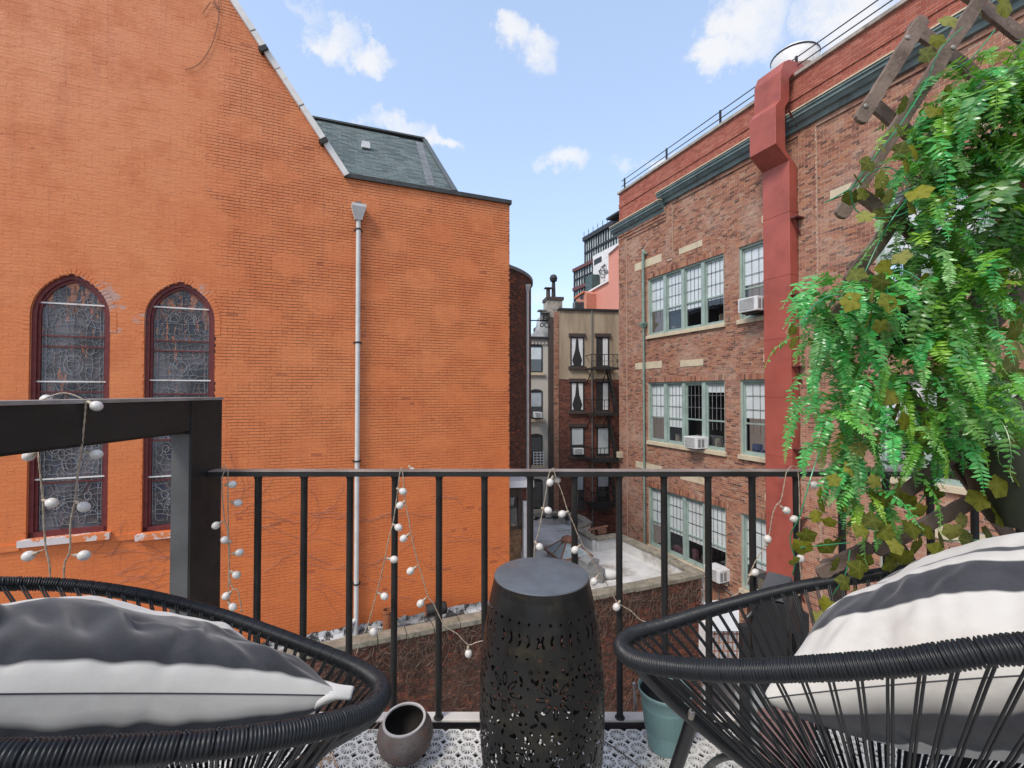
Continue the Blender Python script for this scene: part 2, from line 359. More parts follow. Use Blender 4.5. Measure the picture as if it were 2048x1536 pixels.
def glass_mat(name, tint=(1, 1, 1), tr=1.0, refl=.12):
    k = NB(name); tr_ = k.n('ShaderNodeBsdfTransparent'); tr_.inputs[0].default_value = (*[t * tr for t in tint], 1)
    gl = k.n('ShaderNodeBsdfGlossy'); gl.inputs['Roughness'].default_value = .03; gl.inputs[0].default_value = (.9, .95, 1, 1)
    gm = k.n('ShaderNodeNewGeometry'); dt = k.n('ShaderNodeVectorMath'); dt.operation = 'DOT_PRODUCT'; k.l(gm.outputs['Incoming'], dt.inputs[0]); k.l(gm.outputs['Normal'], dt.inputs[1])
    c1 = k.math('SUBTRACT', 1.0, k.math('ABSOLUTE', dt.outputs['Value'])); fr_ = k.math('ADD', k.math('MULTIPLY', k.math('POWER', c1, 5.0), .92), .05)
    b = k.n('ShaderNodeBump'); b.inputs['Strength'].default_value = .02; b.inputs['Distance'].default_value = .02; k.l(k.noise(1.2, 2), b.inputs['Height']); k.l(b.outputs[0], gl.inputs['Normal'])
    mx = k.n('ShaderNodeMixShader'); k.l(k.math('ADD', fr_, refl), mx.inputs[0]); k.l(tr_.outputs[0], mx.inputs[1]); k.l(gl.outputs[0], mx.inputs[2]); k.l(mx.outputs[0], k.out.inputs[0])
    return k.m
m_glass = glass_mat('window_glass', refl=.05)
m_fglass = glass_mat('far_facade_glass', (.6, .7, .75), .5, .42)
def stained():
    k = NB('stained_glass'); n = k.noise(2.6, 5, .6); p = k.xyz()
    col = k.mix(k.rng(n, .35, .65), (.026, .028, .032), (.062, .05, .052))
    col = k.mix(k.rng(k.noise(6, 2), .55, .6, 0, .8), col, (.02, .03, .055))
    # milky film of dust and paint runs on the outside
    film = k.rng(k.noise(.9, 4, .6, scl=(1.4, 1.4, 1)), .45, .62, 0, .5)
    col = k.mix(film, col, (.24, .225, .24))
    smear = k.math('MULTIPLY', k.rng(k.noise(2.2, 6, .75, scl=(1.6, 1.6, .7)), .50, .56), k.rng(k.math('ADD', p[2], k.math('MULTIPLY', k.noise(4, 3), .9)), 3.0, 3.7)); col = k.mix(k.math('MULTIPLY', smear, .9), col, (.58, .19, .07))
    drip = k.math('MULTIPLY', k.rng(k.noise(5, 5, .75, scl=(3.0, 3.0, .36)), .59, .62), k.rng(p[2], -1.2, 2.6, .12, 1))
    col = k.mix(drip, col, (.55, .18, .07))
    k.b.inputs['Coat Weight'].default_value = .12
    return k.done(col, .4)
m_stained = stained()
def shingle_mat():
    k = NB('green_slate'); col = k.ramp(k.attr(), [(0, (.062, .085, .085)), (.5, (.095, .128, .126)), (1, (.125, .160, .155))])
    col = k.mix(k.rng(k.noise(1.5, 5, .6), .4, .8, 0, .5), col, (.11, .12, .115))
    return k.done(col, .8)
m_shingle = shingle_mat()
def leafmat(name, cols, tr=.22, rough=.35, spec=.35):
    k = NB(name); col = k.ramp(k.objrand(), cols)
    col = k.mix(k.rng(k.noise(25, 4, .6, vec=k.objpos()), .35, .65, 0, .38), col, k.mix(.65, col, (.45, .60, .22), 'MIX'))  # pale blotches mixed in as painted leaf highlights
    b = k.b; k.val(b.inputs['Base Color'], col); b.inputs['Roughness'].default_value = rough; b.inputs['Specular IOR Level'].default_value = spec
    t = k.n('ShaderNodeBsdfTranslucent'); k.l(k.mix(.75, col, (.28, .60, .03), 'MIX'), t.inputs[0])
    mx = k.n('ShaderNodeMixShader'); mx.inputs[0].default_value = tr; k.l(b.outputs[0], mx.inputs[1]); k.l(t.outputs[0], mx.inputs[2]); k.l(mx.outputs[0], k.out.inputs[0])
    return k.m
m_fern_b = leafmat('plastic_fern_bluish', [(0, (.014, .17, .032)), (.35, (.03, .32, .062)), (.65, (.06, .46, .11)), (.85, (.16, .50, .07)), (1, (.30, .58, .20))], .25, .26, .5)
m_fern_y = leafmat('plastic_fern_yellowish', [(0, (.018, .10, .014)), (.35, (.05, .23, .022)), (.7, (.14, .39, .022)), (1, (.34, .52, .04))], .28, .28, .5)
m_fern_d = leafmat('plastic_fern_dark', [(0, (.008, .055, .014)), (.5, (.016, .11, .025)), (1, (.05, .20, .04))], .2, .26, .5)
m_stem = plain('plastic_green_stem', (.03, .22, .09), .4, var=.2)
m_stem_d = plain('dark_green_stem', (.015, .05, .02), .45, var=.2)
def ivymat():
    k = NB('plastic_ivy_leaf_veined'); col = k.ramp(k.objrand(), [(0, (.085, .10, .012)), (.35, (.15, .165, .012)), (.75, (.27, .255, .014)), (1, (.33, .33, .10))])
    v = k.attr(); col = k.mix(k.rng(v, .35, .0, 0, .55), col, (.055, .065, .008)); col = k.mix(k.rng(v, .86, 1.0, 0, .5), col, (.40, .40, .10))
    col = k.mix(k.rng(k.noise(30, 5, .7, vec=k.objpos()), .4, .7, 0, .45), col, (.10, .105, .012))
    b = k.b; k.val(b.inputs['Base Color'], col); b.inputs['Roughness'].default_value = .5; b.inputs['Specular IOR Level'].default_value = .3
    k.bump(k.noise(40, 4, .6, vec=k.objpos()), .4, .004)
    t = k.n('ShaderNodeBsdfTranslucent'); k.l(col, t.inputs[0]); mx = k.n('ShaderNodeMixShader'); mx.inputs[0].default_value = .3; k.l(b.outputs[0], mx.inputs[1]); k.l(t.outputs[0], mx.inputs[2]); k.l(mx.outputs[0], k.out.inputs[0])
    return k.m
m_ivy = ivymat()
def wood():
    k = NB('weathered_trellis_wood'); f = k.noise(9, 7, .7, scl=(1, 1, 1)); g = k.noise(70, 5, .7)
    col = k.mix(k.rng(f, .35, .68), (.095, .062, .046), (.23, .165, .13)); col = k.mix(k.rng(g, .45, .75, 0, .55), col, (.23, .17, .135))
    k.bump(k.math('ADD', f, k.math('MULTIPLY', g, .6)), .8, .006); return k.done(col, .85)
m_wood = wood()
m_screw = plain('screw_metal', (.35, .30, .26), .4, .6)
def cordmat(name='black_resin_cord'):
    k = NB(name); n = k.noise(30, 4); return k.done(k.mix(n, (.007, .0075, .009), (.014, .015, .017)), k.rng(n, .3, .7, .34, .46), 0, .38)
m_cord = cordmat(); m_tube = plain('black_powder_coat', (.013, .013, .014), .36, var=.2)
def pillow_mat():
    k = NB('striped_canvas'); a = k.attr('stripe')
    w = k.math('ADD', a, k.math('MULTIPLY', k.math('SUBTRACT', k.noise(9, 3), .5), .006))
    s = k.rng(w, .48, .52, 0, 1, False)
    light = k.mix(k.rng(k.noise(4, 6, .7), .4, .7), (.58, .55, .50), (.47, .43, .385)); light = k.mix(k.rng(k.noise(7, 6, .75), .66, .8, 0, .4), light, (.36, .29, .23))
    dark = k.mix(k.rng(k.noise(12, 6, .7), .35, .7), (.024, .0245, .029), (.046, .046, .052))
    col = k.mix(s, light, dark)
    # woven cloth relief
    wv = k.n('ShaderNodeTexWave'); wv.inputs['Scale'].default_value = 260; k.l(k.pos, wv.inputs[0]); wv.inputs['Distortion'].default_value = 3
    k.bump(k.math('ADD', k.math('MULTIPLY', wv.outputs['Fac'], .15), k.noise(220, 3, .7)), .25, .001)
    k.b.inputs['Sheen Weight'].default_value = .3
    return k.done(col, .9, 0, .15)
m_pillow = pillow_mat()
m_seam = plain('pillow_seam_thread', (.05, .05, .055), .9)
m_stool = rusty('dark_bronze_sheet', (.012, .0115, .011), (.021, .0195, .0175), rust=(.055, .043, .023), amt=.8, lo=.5, hi=.75, rough=.38, metal=.1, sc=5)
m_stooltop = rusty('dusty_stool_top', (.100, .108, .118), (.125, .134, .145), rust=(.24, .26, .28), amt=.5, lo=.66, hi=.74, rough=.42, metal=.2, sc=18)  # paler and bluer than the pierced wall
m_bulb = plain('frosted_bulb', (.64, .60, .555), .25, var=.10, scale=60)
m_wire = plain('clear_string_wire', (.36, .29, .215), .45, var=.15)
m_vine = plain('dead_vine_stem', (.085, .052, .037), .9, var=.4, scale=20)
m_vine2 = plain('dead_vine_pale', (.15, .105, .08), .9, var=.35, scale=10)
m_vine3 = plain('dry_creeper_on_paint', (.36, .19, .15), .9, var=.3, scale=10)
m_greenpot = plain('teal_planter_plastic', (.16, .265, .26), .5, var=.05, scale=5, dirt=(.14, .19, .18))
m_soil = plain('black_pot_inner', (.012, .014, .016), .5)
m_oldpot = rusty('grey_brown_clay', (.085, .068, .060), (.15, .125, .115), rust=(.15, .075, .05), amt=.8, lo=.45, hi=.7, rough=.6, sc=9)
m_potin = plain('pot_dark_inside', (.02, .016, .013), .8)
m_potrim = plain('pot_rim', (.42, .39, .37), .5)
m_olivepot = plain('olive_planter', (.035, .04, .022), .5, var=.2)
m_copper = plain('rust_copper', (.27, .125, .075), .8, var=.35, scale=15)
m_skyl = plain('wired_skylight_glass', (.34, .40, .40), .25, var=.2, scale=6)
m_cladding = plain('cedar_shingle', (.20, .115, .06), .85, var=.35, scale=6)
m_bbq = plain('grill_body', (.017, .017, .018), .45); m_bbqlid = plain('grill_lid_grey', (.085, .088, .095), .45, var=.1)
m_gunmetal = plain('rooftop_unit_grey', (.16, .16, .155), .6, var=.15)
# ------------------------------------------------------------------ brick walls
def np_mesh(name, V, F4, mat, parent, val=None, aname='val', smooth=False, kind=None, label=None):
    me = bpy.data.meshes.new(name); nv = len(V); nf = len(F4); k = F4.shape[1]
    me.vertices.add(nv); me.vertices.foreach_set('co', np.asarray(V, dtype=np.float32).ravel())
    me.loops.add(nf * k); me.loops.foreach_set('vertex_index', np.asarray(F4, dtype=np.int32).ravel())
    me.polygons.add(nf); me.polygons.foreach_set('loop_start', np.arange(0, nf * k, k, dtype=np.int32))
    try: me.polygons.foreach_set('loop_total', np.full(nf, k, dtype=np.int32))
    except Exception: pass
    me.update(calc_edges=True); me.materials.append(mat)
    if val is not None:
        a = me.attributes.new(aname, 'FLOAT', 'POINT'); a.data.foreach_set('value', np.asarray(val, dtype=np.float32))
    me.polygons.foreach_set('use_smooth', np.full(nf, bool(smooth)))
    me.validate(); o = bpy.data.objects.new(name, me); COL.objects.link(o)
    if parent is not None: o.parent = parent; XF[o.name] = XF[parent.name]
    return _props(o, label, None, None, kind)
def subtract(iv, a, b):
    out = []
    for x0, x1 in iv:
        if b <= x0 or a >= x1: out.append((x0, x1)); continue
        if a > x0: out.append((x0, a))
        if b < x1: out.append((b, x1))
    return out
def lay(ivf, z0, z1, rng, ch=.0685, L=.213, joint=.01, header=6, off=0.0):
    """rows of bricks: list of (x0,x1,zb,zt); ivf(z) gives the wall's intervals at height z"""
    out = []; strips = []
    i0 = math.floor(z0 / ch); i1 = math.ceil(z1 / ch)
    for i in range(i0, i1):
        zb = i * ch; zt = zb + ch; iv = ivf(zb + ch / 2)
        if not iv: continue
        l = L / 2 if i % header == 0 else L
        sh = (i % 2) * l / 2 + off + (i * .377 % .03 - .015)
        for a, b in iv:
            if b - a < .02: continue
            strips.append((a, b, zb, zt))
            k0 = math.floor((a - sh) / l); k1 = math.ceil((b - sh) / l)
            for k in range(k0, k1):
                x0 = max(a, k * l + sh) + joint / 2; x1 = min(b, (k + 1) * l + sh) - joint / 2
                if x1 - x0 > .022: out.append((x0, x1, zb + joint / 2, zt - joint / 2))
    return np.array(out).reshape(-1, 4), np.array(strips).reshape(-1, 4)
def brick_boxes(B, front, depth, rng, tilt=.0015, mapper=None):
    n = len(B); x0, x1, z0, z1 = B.T; f = front + rng.uniform(-tilt, tilt, n); bk = front + depth
    V = np.zeros((n, 8, 3))
    j = rng.uniform(-.0012, .0012, (n, 4))
    fx0, fx1, fz0, fz1 = x0 + np.abs(j[:, 0]), x1 - np.abs(j[:, 1]), z0 + np.abs(j[:, 2]) , z1 - np.abs(j[:, 3])
    for i, (X, Z) in enumerate(((fx0, fz0), (fx1, fz0), (fx1, fz1), (fx0, fz1))):
        V[:, i, 0] = X; V[:, i, 1] = f; V[:, i, 2] = Z; V[:, i + 4, 0] = X; V[:, i + 4, 1] = bk; V[:, i + 4, 2] = Z
    V = V.reshape(-1, 3)
    if mapper is not None: V = mapper(V)
    base = (np.arange(n) * 8)[:, None, None]
    q = np.array([[0, 1, 2, 3], [1, 5, 6, 2], [0, 3, 7, 4], [3, 2, 6, 7], [0, 4, 5, 1]])[None]
    return V, (base + q).reshape(-1, 4)
def brickwork(parent, mats, ivf, z0, z1, seed=1, front=0.0, recess=.008, joint=.01, backing=True, picks=None, mapper=None, name='brickwork', header=6, ch=.0685, L=.213, tilt=.0015, mortar_name='mortar', jfun=None):
    rng = np.random.default_rng(seed); B, S = lay(ivf, z0, z1, rng, ch, L, joint, header); full0 = np.abs((B[:, 1] - B[:, 0]) - (L - joint)) < .003
    if jfun is not None and len(B): gx, gz = jfun((B[:, 0] + B[:, 1]) / 2, (B[:, 2] + B[:, 3]) / 2); gx = gx * joint / 2; gz = gz * joint / 2; B[:, 0] -= gx; B[:, 1] += gx; B[:, 2] -= gz; B[:, 3] += gz
    if not len(B): return
    val = rng.random(len(B))
    if backing:
        V = np.zeros((len(S), 4, 3)); a, b, c, d = S.T
        for i, (X, Z) in enumerate(((a, c), (b, c), (b, d), (a, d))): V[:, i, 0] = X; V[:, i, 1] = front + recess; V[:, i, 2] = Z
        # split strips along the curve when a mapper bends the wall
        if mapper is not None:
            vv = []; 
            for s in S:
                m = max(1, int((s[1] - s[0]) / .25)); xs = np.linspace(s[0], s[1], m + 1)
                for u0, u1 in zip(xs[:-1], xs[1:]): vv.append([(u0, front + recess, s[2]), (u1, front + recess, s[2]), (u1, front + recess, s[3]), (u0, front + recess, s[3])])
            V = mapper(np.array(vv).reshape(-1, 3)).reshape(-1, 4, 3)
        np_mesh(mortar_name, V.reshape(-1, 3), np.arange(len(V) * 4).reshape(-1, 4), mats[1], parent)
    sel = np.zeros(len(B), dtype=bool)
    if picks is not None:
        cx = (B[:, 0] + B[:, 1]) / 2; cz = (B[:, 2] + B[:, 3]) / 2
        sc = picks(cx, cz); full = full0
        sc = np.where(full, sc, -1e9); order = np.argsort(-sc)[:296]; order = order[sc[order] > -1e8]; sel[order] = True
        variants = []
        for v in range(14):
            bb = np.array([[-(L - joint) / 2, (L - joint) / 2, -(ch - joint) / 2, (ch - joint) / 2]])
            V, F = brick_boxes(bb, front, recess + .004, rng, tilt)
            me = bpy.data.meshes.new('brick'); me.from_pydata([tuple(q) for q in V], [], [tuple(int(i) for i in q) for q in F]); me.materials.append(mats[0])
            at = me.attributes.new('val', 'FLOAT', 'POINT'); at.data.foreach_set('value', np.full(8, v / 13 * .94, dtype=np.float32)); variants.append(me)
        for i in order:
            o = bpy.data.objects.new('brick', variants[int(val[i] * 13.99)]); COL.objects.link(o); o.parent = parent; o.location = (cx[i], 0, cz[i]); o.scale = ((B[i, 1] - B[i, 0]) / (L - joint), 1, (B[i, 3] - B[i, 2]) / (ch - joint))
    B = B[~sel]; val = val[~sel]
    V, F = brick_boxes(B, front, recess + .004, rng, tilt, mapper)
    np_mesh(name, V, F, mats[0], parent, np.repeat(val, 8), kind='stuff')

# ================================================================== ground
g = M(); g.add([(-300, -300, 0), (300, -300, 0), (300, 300, 0), (-300, 300, 0)], [(0, 1, 2, 3)])
go = g.build('ground', m_ground, kind='structure'); go.location = (0, 0, -9)

# ================================================================== orange church
FL = Frame(0, 12.45, 22.5)
church = thing('church', 'orange painted brick church side wall with two pointed stained glass windows and green slate roof', 'church', FL.o, FL.a)
TM = [MAT['orange_brick'], MAT['orange_mortar']]
xr, _ = FL.hit(1019, 600); XL = -13.2; ZB = -9.0
zc0 = FL.hit(690, 354)[1]; xc0, _ = FL.hit(690, 354); xg1, zg1 = FL.hit(461, 2); gs = (zg1 - zc0) / (xg1 - xc0)
zce = FL.hit(1019, 408)[1]
W = []
for pl, pr, pa, ya, yb, ys in ((57, 218, 143, 547, 1083, 632), (287, 428, 358, 563, 1062, 640)):
    a = FL.x(pl); b = FL.x(pr); za = FL.hit(pa, ya)[1]; zb = FL.hit(pl, 1078 if pl < 100 else 1066)[1]; zs = FL.hit(pl, ys)[1]
    W.append([a, b, zb, zs, za])
W[1][2:] = [W[1][2], W[0][3], W[0][4]] if False else W[1][2:]
def hw(w, z):
    a, b, zb, zs, za = w; h = (b - a) / 2
    if z < zb or z > za: return 0
    if z < zs: return h
    return h * (1 - ((z - zs) / (za - zs)) ** 2.3) ** .72
def church_iv(z):
    right = xr
    if z > zce: 
        top_t = (z - zce) / (zc0 - zce) if zc0 > zce else 1
        right = xr if z < zce else xc0
    if z > zc0: right = xc0 + (z - zc0) / gs
    iv = [(XL, right)] if right > XL else []
    for w in W:
        h = hw(w, z)
        if h > 0: c = (w[0] + w[1]) / 2; iv = subtract(iv, c - h, c + h)
    return iv
def pk(cx, cz):
    d = -((cx - FL.x(535)) ** 2 + (cz - FL.hit(535, 420)[1]) ** 2 * .55)
    return d
def smooth_left(cx, cz):
    e = FL.x(440); w = e + .25 * np.sin(cz * 1.7) + .18 * np.sin(cz * 5.3 + 1) + .1 * np.sin(cz * 17)
    s = np.clip((w - cx) / .25, 0, 1); up = np.clip((cz - 1.0) / 3, 0, 1)
    q = np.abs(np.sin(cx * 37.1 + cz * 91.3)) ; p = np.abs(np.sin(cx * 2.1 + cz * 1.7) * np.sin(cz * 2.9 - cx))
    blot = (p > .62) * .8
    gx = np.maximum(s * (.93 + .04 * q), (1 - s) * np.maximum(q * .95, blot)); gz = np.where(s > .5, .93 + .05 * q, np.where(blot > 0, .7, -.02 - .30 * up * q))
    return gx, gz
brickwork(church, TM, church_iv, ZB, zg1 + 5, seed=3, recess=.006, joint=.009, picks=pk, header=6, tilt=.0012, jfun=smooth_left)
# window surrounds, leading, glass
def lead_net(w, rng):
    m = M(); a, b, zb, zs, za = w; c = (a + b) / 2; H = (b - a) / 2 - .13; y = .125
    def inside(x, z): return abs(x - c) < max(0, hw(w, z) - .12) and z > zb + .12
    def line(p, q, t=.006):
        if inside(p[0], p[1]) and inside(q[0], q[1]): m.bar((p[0], y, p[1]), (q[0], y, q[1]), t, .008, up=(0, 1, 0))
    zt = zs + .3
    # irregular leaded cells, mirrored about the middle
    nz = int((za - zb) / .105); nx = 5; P = {}
    for i in range(nz + 1):
        for j in range(nx + 1):
            jx = rng.uniform(-.38, .38) if 0 < j else 0
            P[i, j] = ((j + jx + (.5 if i % 2 and j else 0) * .8) * H / nx, zb + (i + rng.uniform(-.42, .42)) * .105)
    for i in range(nz):
        for j in range(nx):
            for s in (-1, 1):
                f = lambda q: (c + s * q[0], q[1])
                if rng.random() < .86: line(f(P[i, j]), f(P[i, j + 1]))
                if rng.random() < .8: line(f(P[i, j]), f(P[i + 1, j]))
                if rng.random() < .30: line(f(P[i, j]), f(P[i + 1, j + 1]))
    # borders
    for s in (-1, 1):
        for d in (0, .055):
            z = zb + .12
            while z < zs + .6:
                line((c + s * (H - d - .01), z), (c + s * (H - d - .01), z + .1)); z += .1
    z = zb + .15
    while z < zs:
        for s in (-1, 1): line((c + s * (H - .012), z), (c + s * (H - .065), z + rng.uniform(-.02, .02)))
        z += .12
    # medallions and canopies
    def arc(cx, cz, rx, rz, a0, a1, n=18):
        pts = [(cx + rx * math.cos(a0 + (a1 - a0) * i / n), cz + rz * math.sin(a0 + (a1 - a0) * i / n)) for i in range(n + 1)]
        for p, q in zip(pts[:-1], pts[1:]): line(p, q, .009)
    span = zs - zb
    for k, fz in enumerate((.08, .3, .52, .76, .98)):
        zc = zb + span * fz + .1
        if k % 2: arc(c, zc, .15, .20, 0, 2 * math.pi, 26); arc(c, zc, .09, .12, 0, 2 * math.pi)
        else:
            arc(c, zc, .27, .26, 0, math.pi); arc(c, zc, .21, .2, 0, math.pi)
            arc(c - .13, zc + .05, .09, .13, 0, math.pi); arc(c + .13, zc + .05, .09, .13, 0, math.pi)
            for q in np.linspace(0, math.pi, 7): line((c + .21 * math.cos(q), zc + .2 * math.sin(q)), (c + .27 * math.cos(q), zc + .26 * math.sin(q)))
        for s in (-1, 1):
            arc(c + s * .26, zc + .28, .06, .075, 0, 2 * math.pi, 12)
    return m
rr = random.Random(5)
for wi, w in enumerate(W):
    a, b, zb, zs, za = w; c = (a + b) / 2; h = (b - a) / 2
    def outline(inset, n=14, z0=None):
        z0 = zb if z0 is None else z0; pts = [(c - (h - inset), z0)]
        zi = za - inset * 1.3
        for i in range(n + 1):
            f = 1 - (1 - i / n) ** 1.7; pts.append((c - (h - inset) * max(0, 1 - f ** 2.3) ** .72, zs + (zi - zs) * f))
        return pts + [(2 * c - x, z) for x, z in reversed(pts[:-1])]
    m = M(); o1 = outline(-.06); o2 = outline(0.0)
    # reveal of the opening
    for p, q in zip(o2[:-1], o2[1:]): m.add([(p[0], -.004, p[1]), (q[0], -.004, q[1]), (q[0], .22, q[1]), (p[0], .22, p[1])], [(0, 1, 2, 3)])
    m.build('reveal', MAT['orange_mortar'], church)
    # arch of header bricks around the head, standing a little proud
    for i in range(len(o2) - 1): pass
    seg = [];
    n = 20
    for s in (-1, 1):
        pts = []
        for i in range(n + 1):
            z = zs - .25 + (za - zs + .25) * (1 - (1 - i / n) ** 1.5); z = min(z, za - 1e-4); pts.append(Vector((c + s * hw(w, z), 0, z)))
        pts[-1] = Vector((c, 0, za))
        for p, q in zip(pts[:-1], pts[1:]):
            d = (q - p).normalized(); nrm = Vector((d.z, 0, -d.x)) * (1 if s > 0 else -1)
            if nrm.x * s < 0: nrm = -nrm
            k = max(1, int((q - p).length / .068))
            for j in range(k):
                u = p.lerp(q, j / k); v = p.lerp(q, (j + 1) / k); g_ = (v - u) * .05
                u2 = u + g_; v2 = v - g_; 
                seg.append((u2, v2, nrm))
    vb = M()
    for u, v, nrm in seg:
        t = .105; fr = -.004 - rr.uniform(0, .004)
        vb.prism([u + Vector((0, fr, 0)), v + Vector((0, fr, 0)), v + nrm * t + Vector((0, fr, 0)), u + nrm * t + Vector((0, fr, 0))], (0, .03, 0))
    vb.build('arch_bricks', MAT['orange_brick'], church, kind='stuff')
    win = thing('arched_window', None, None)   # grouping frame mesh
    bpy.data.objects.remove(win)
    fm = M(); oa = outline(.005); ob = outline(.075); oc = outline(.12)
    for (A_, B_, y0, y1) in ((oa, ob, .06, .16), (ob, oc, .10, .17)):
        for i in range(len(A_) - 1):
            p, q, p2, q2 = A_[i], A_[i + 1], B_[i], B_[i + 1]
            fm.add([(p[0], y0, p[1]), (q[0], y0, q[1]), (q2[0], y0, q2[1]), (p2[0], y0, p2[1]), (p2[0], y1, p2[1]), (q2[0], y1, q2[1])], [(0, 1, 2, 3), (3, 2, 5, 4)])
    fm.box(a + .005, b - .005, .06, .17, zb, zb + .10)
    frame = fm.build('arched_window', m_maroon, church)
    gl = M(); pts = [(x, .14, z) for x, z in outline(.08)]; gl.add(pts, [tuple(range(len(pts)))]); gl.build('stained_pane', m_stained, frame)
    lead_net(w, rr).build('leading', m_lead, frame, kind='stuff')
    hz = za - zb
    barz = [zb + hz * f for f in ((.215, .585, .885) if wi == 0 else (.215, .60, .895))]
    for z in barz:
        x = max(0, hw(w, z) - .07); bars = M(); bars.box(c - x, c + x, .085, .10, z - .014, z + .014); bars.build('saddle_bar', m_white_trim, frame)
    for z in [zb + hz * f for f in (.20, .36, .50, .545, .72, .76)]:
        x = max(0, hw(w, z) - .10); tr = M(); tr.box(c - x, c + x, .10, .118, z - .013, z + .013); tr.build('transom', m_maroon, frame)
    s_ = M(); s_.box(a - .07, b + .07, -.11, .2, zb - .12, zb - .002); s_.build('sill', m_white_trim if False else MAT['orange_brick'], frame)
    # peeling white blotches are the sill's own old paint
    k = M(); k.box(a - .075, b + .075, -.118, -.108, zb - .125, zb - .0); k.build('sill_facing', None or m_white_trim, frame, label='sill face with orange and white peeling paint')
m_sillpeel = NB('peeling_sill_paint'); _c = m_sillpeel.mix(m_sillpeel.rng(m_sillpeel.noise(3.3, 7, .7), .46, .5), (.62, .56, .54), (.64, .19, .06)); m_sillpeel = m_sillpeel.done(_c, .7)
for o in bpy.data.objects:
    if o.name.startswith('sill'): o.data.materials[0] = m_sillpeel
# string course under the sills
zl = W[0][2] - .13
m = M(); m.box(XL, W[0][0] - .08, -.03, .0, zl - .07, zl + .05); m.box(W[0][1] + .08, W[1][0] - .08, -.03, .0, zl - .07, zl + .05); m.build('string_course', TM[0], church)
# parapet coping, verge board on the gable
m = M(); x0, z0 = xc0 - .02, zc0; m.prism([(x0, -.07, z0 - .02), (xr + .04, -.07, zce - .02), (xr + .04, -.07, zce + .085), (x0, -.07, z0 + .085)], (0, .34, 0)); 
m.build('coping', plain('black_coping_metal', (.035, .036, .034), .5, var=.3), church)
m = M(); p0 = Vector((xc0, 0, zc0)); p1 = Vector((xg1 - 3 / abs(gs), 0, zg1 + 3)); d = (p1 - p0).normalized(); nn = Vector((-d.z, 0, d.x)); nn = nn if nn.z > 0 else -nn
for i in range(9):
    u = p0.lerp(p1, i / 9); v = p0.lerp(p1, (i + 1) / 9 - .004); j = rr.uniform(-.006, .006)
    m.prism([u - nn * .02 + Vector((0, -.10 + j, 0)), v - nn * .02 + Vector((0, -.10 + j, 0)), v + nn * .11 + Vector((0, -.10 + j, 0)), u + nn * .11 + Vector((0, -.10 + j, 0))], (0, .30, 0))
m.build('verge_board', m_white_trim, church)
for px, py in ((527, 100), (647, 284)):
    x, z = FL.hit(px, py, -.1); m = M(); m.obox((x, -.06, z + .02), d * .05, nn * .09, (0, .10, 0)); m.build('clamp', m_iron, church)
# end wall return and body
m = M(); m.box(XL, xr - .004, .02, .3, ZB, ZB + .01); 
m.add([(xr, 0, ZB), (xr, 9, ZB), (xr, 9, zce), (xr, 0, zce)], [(0, 1, 2, 3)]); m.build('end_wall', plain('church_end_wall_brick', (.30, .12, .075), .85), church)
# slate roof: courses of shingles on a slope that rises away from the wall
rise = .93; zr0 = zc0 + .12
def roof_pt(px, py):
    # intersect the pixel ray with the roof plane z = zr0 + rise*(y-.15)
    d = pdir(px, py); o = Vector((0, 0, HC)); dl = Vector((FL.ax.dot(d), FL.ay.dot(d), d.z)); ol = Vector((FL.ax.dot(o - FL.o), FL.ay.dot(o - FL.o), HC))
    t = (zr0 + rise * (ol.y - .15) - ol.z) / (dl.z - rise * dl.y); return ol + dl * t
rA = roof_pt(628, 240); rB = roof_pt(848, 280); rC = roof_pt(910, 384); sl = math.hypot(1, rise)
ang = math.atan(rise)
def roof_map(V):
    x = V[:, 0]; s = V[:, 2]; n = V[:, 1]
    return np.stack([x, .15 + s * math.cos(ang) + n * math.sin(ang), zr0 + s * math.sin(ang) - n * math.cos(ang)], 1)
smax = (rA.y - .15) / math.cos(ang)
def roof_iv(s):
    if s < .02: return []
    t = s / ((rB.y - .15) / math.cos(ang)); xe = rC.x + (rB.x - rC.x) * t
    return [(xc0 - 1.8 + 0 * s, xe)]
brickwork(church, [m_shingle, m_shingle], roof_iv, .02, smax, seed=9, front=0, recess=.012, joint=.006, header=99, ch=.155, L=.27, tilt=.006, mapper=roof_map, name='roof_slates', mortar_name='roof_deck')
rl = lambda p, n: Vector(roof_map(np.array([[p[0], n, p[1]]]))[0])
S = lambda p: (p.x, (p.y - .15) / math.cos(ang))
m = M(); m.bar(rl((xc0 - 1.8, smax), -.03), rl(S(rB), -.03), .16, .05); m.build('ridge_cap', plain('ridge_metal', (.085, .10, .105), .6), church)
m = M(); m.bar(rl(S(rB), -.03), rl(S(rC), -.03), .14, .05); m.build('hip_cap', bpy.data.materials['ridge_metal'], church)
v0 = roof_pt(838, 285); v1 = roof_pt(862, 372); m = M(); m.bar(rl(S(v0), -.012), rl(S(v1), -.012), .22, .012, up=rl((0, 0), -1) - rl((0, 0), 0)); m.build('valley_flashing', plain('old_flashing', (.15, .155, .16), .6, var=.3), church)
p = roof_pt(731, 297); m = M(); m.box(p.x - .11, p.x + .11, p.y - .16, p.y + .12, p.z - .05, p.z + .13); m.build('roof_vent', m_white, church)
m = M(); e = rl(S(rB), 0); e2 = rl(S(rC), 0); m.add([tuple(e), tuple(e2), (e2.x, e2.y + 2 * (rB.y - .15), e2.z), ], [(0, 1, 2)]); m.add([tuple(e), (e2.x, e2.y + 2 * (rB.y - .15), e2.z), (xc0 - 1.8, e2.y + 2 * (rB.y - .15), e2.z), (xc0 - 1.8, e.y, e.z)], [(0, 1, 2, 3)]); m.build('back_slope', m_shingle, church)
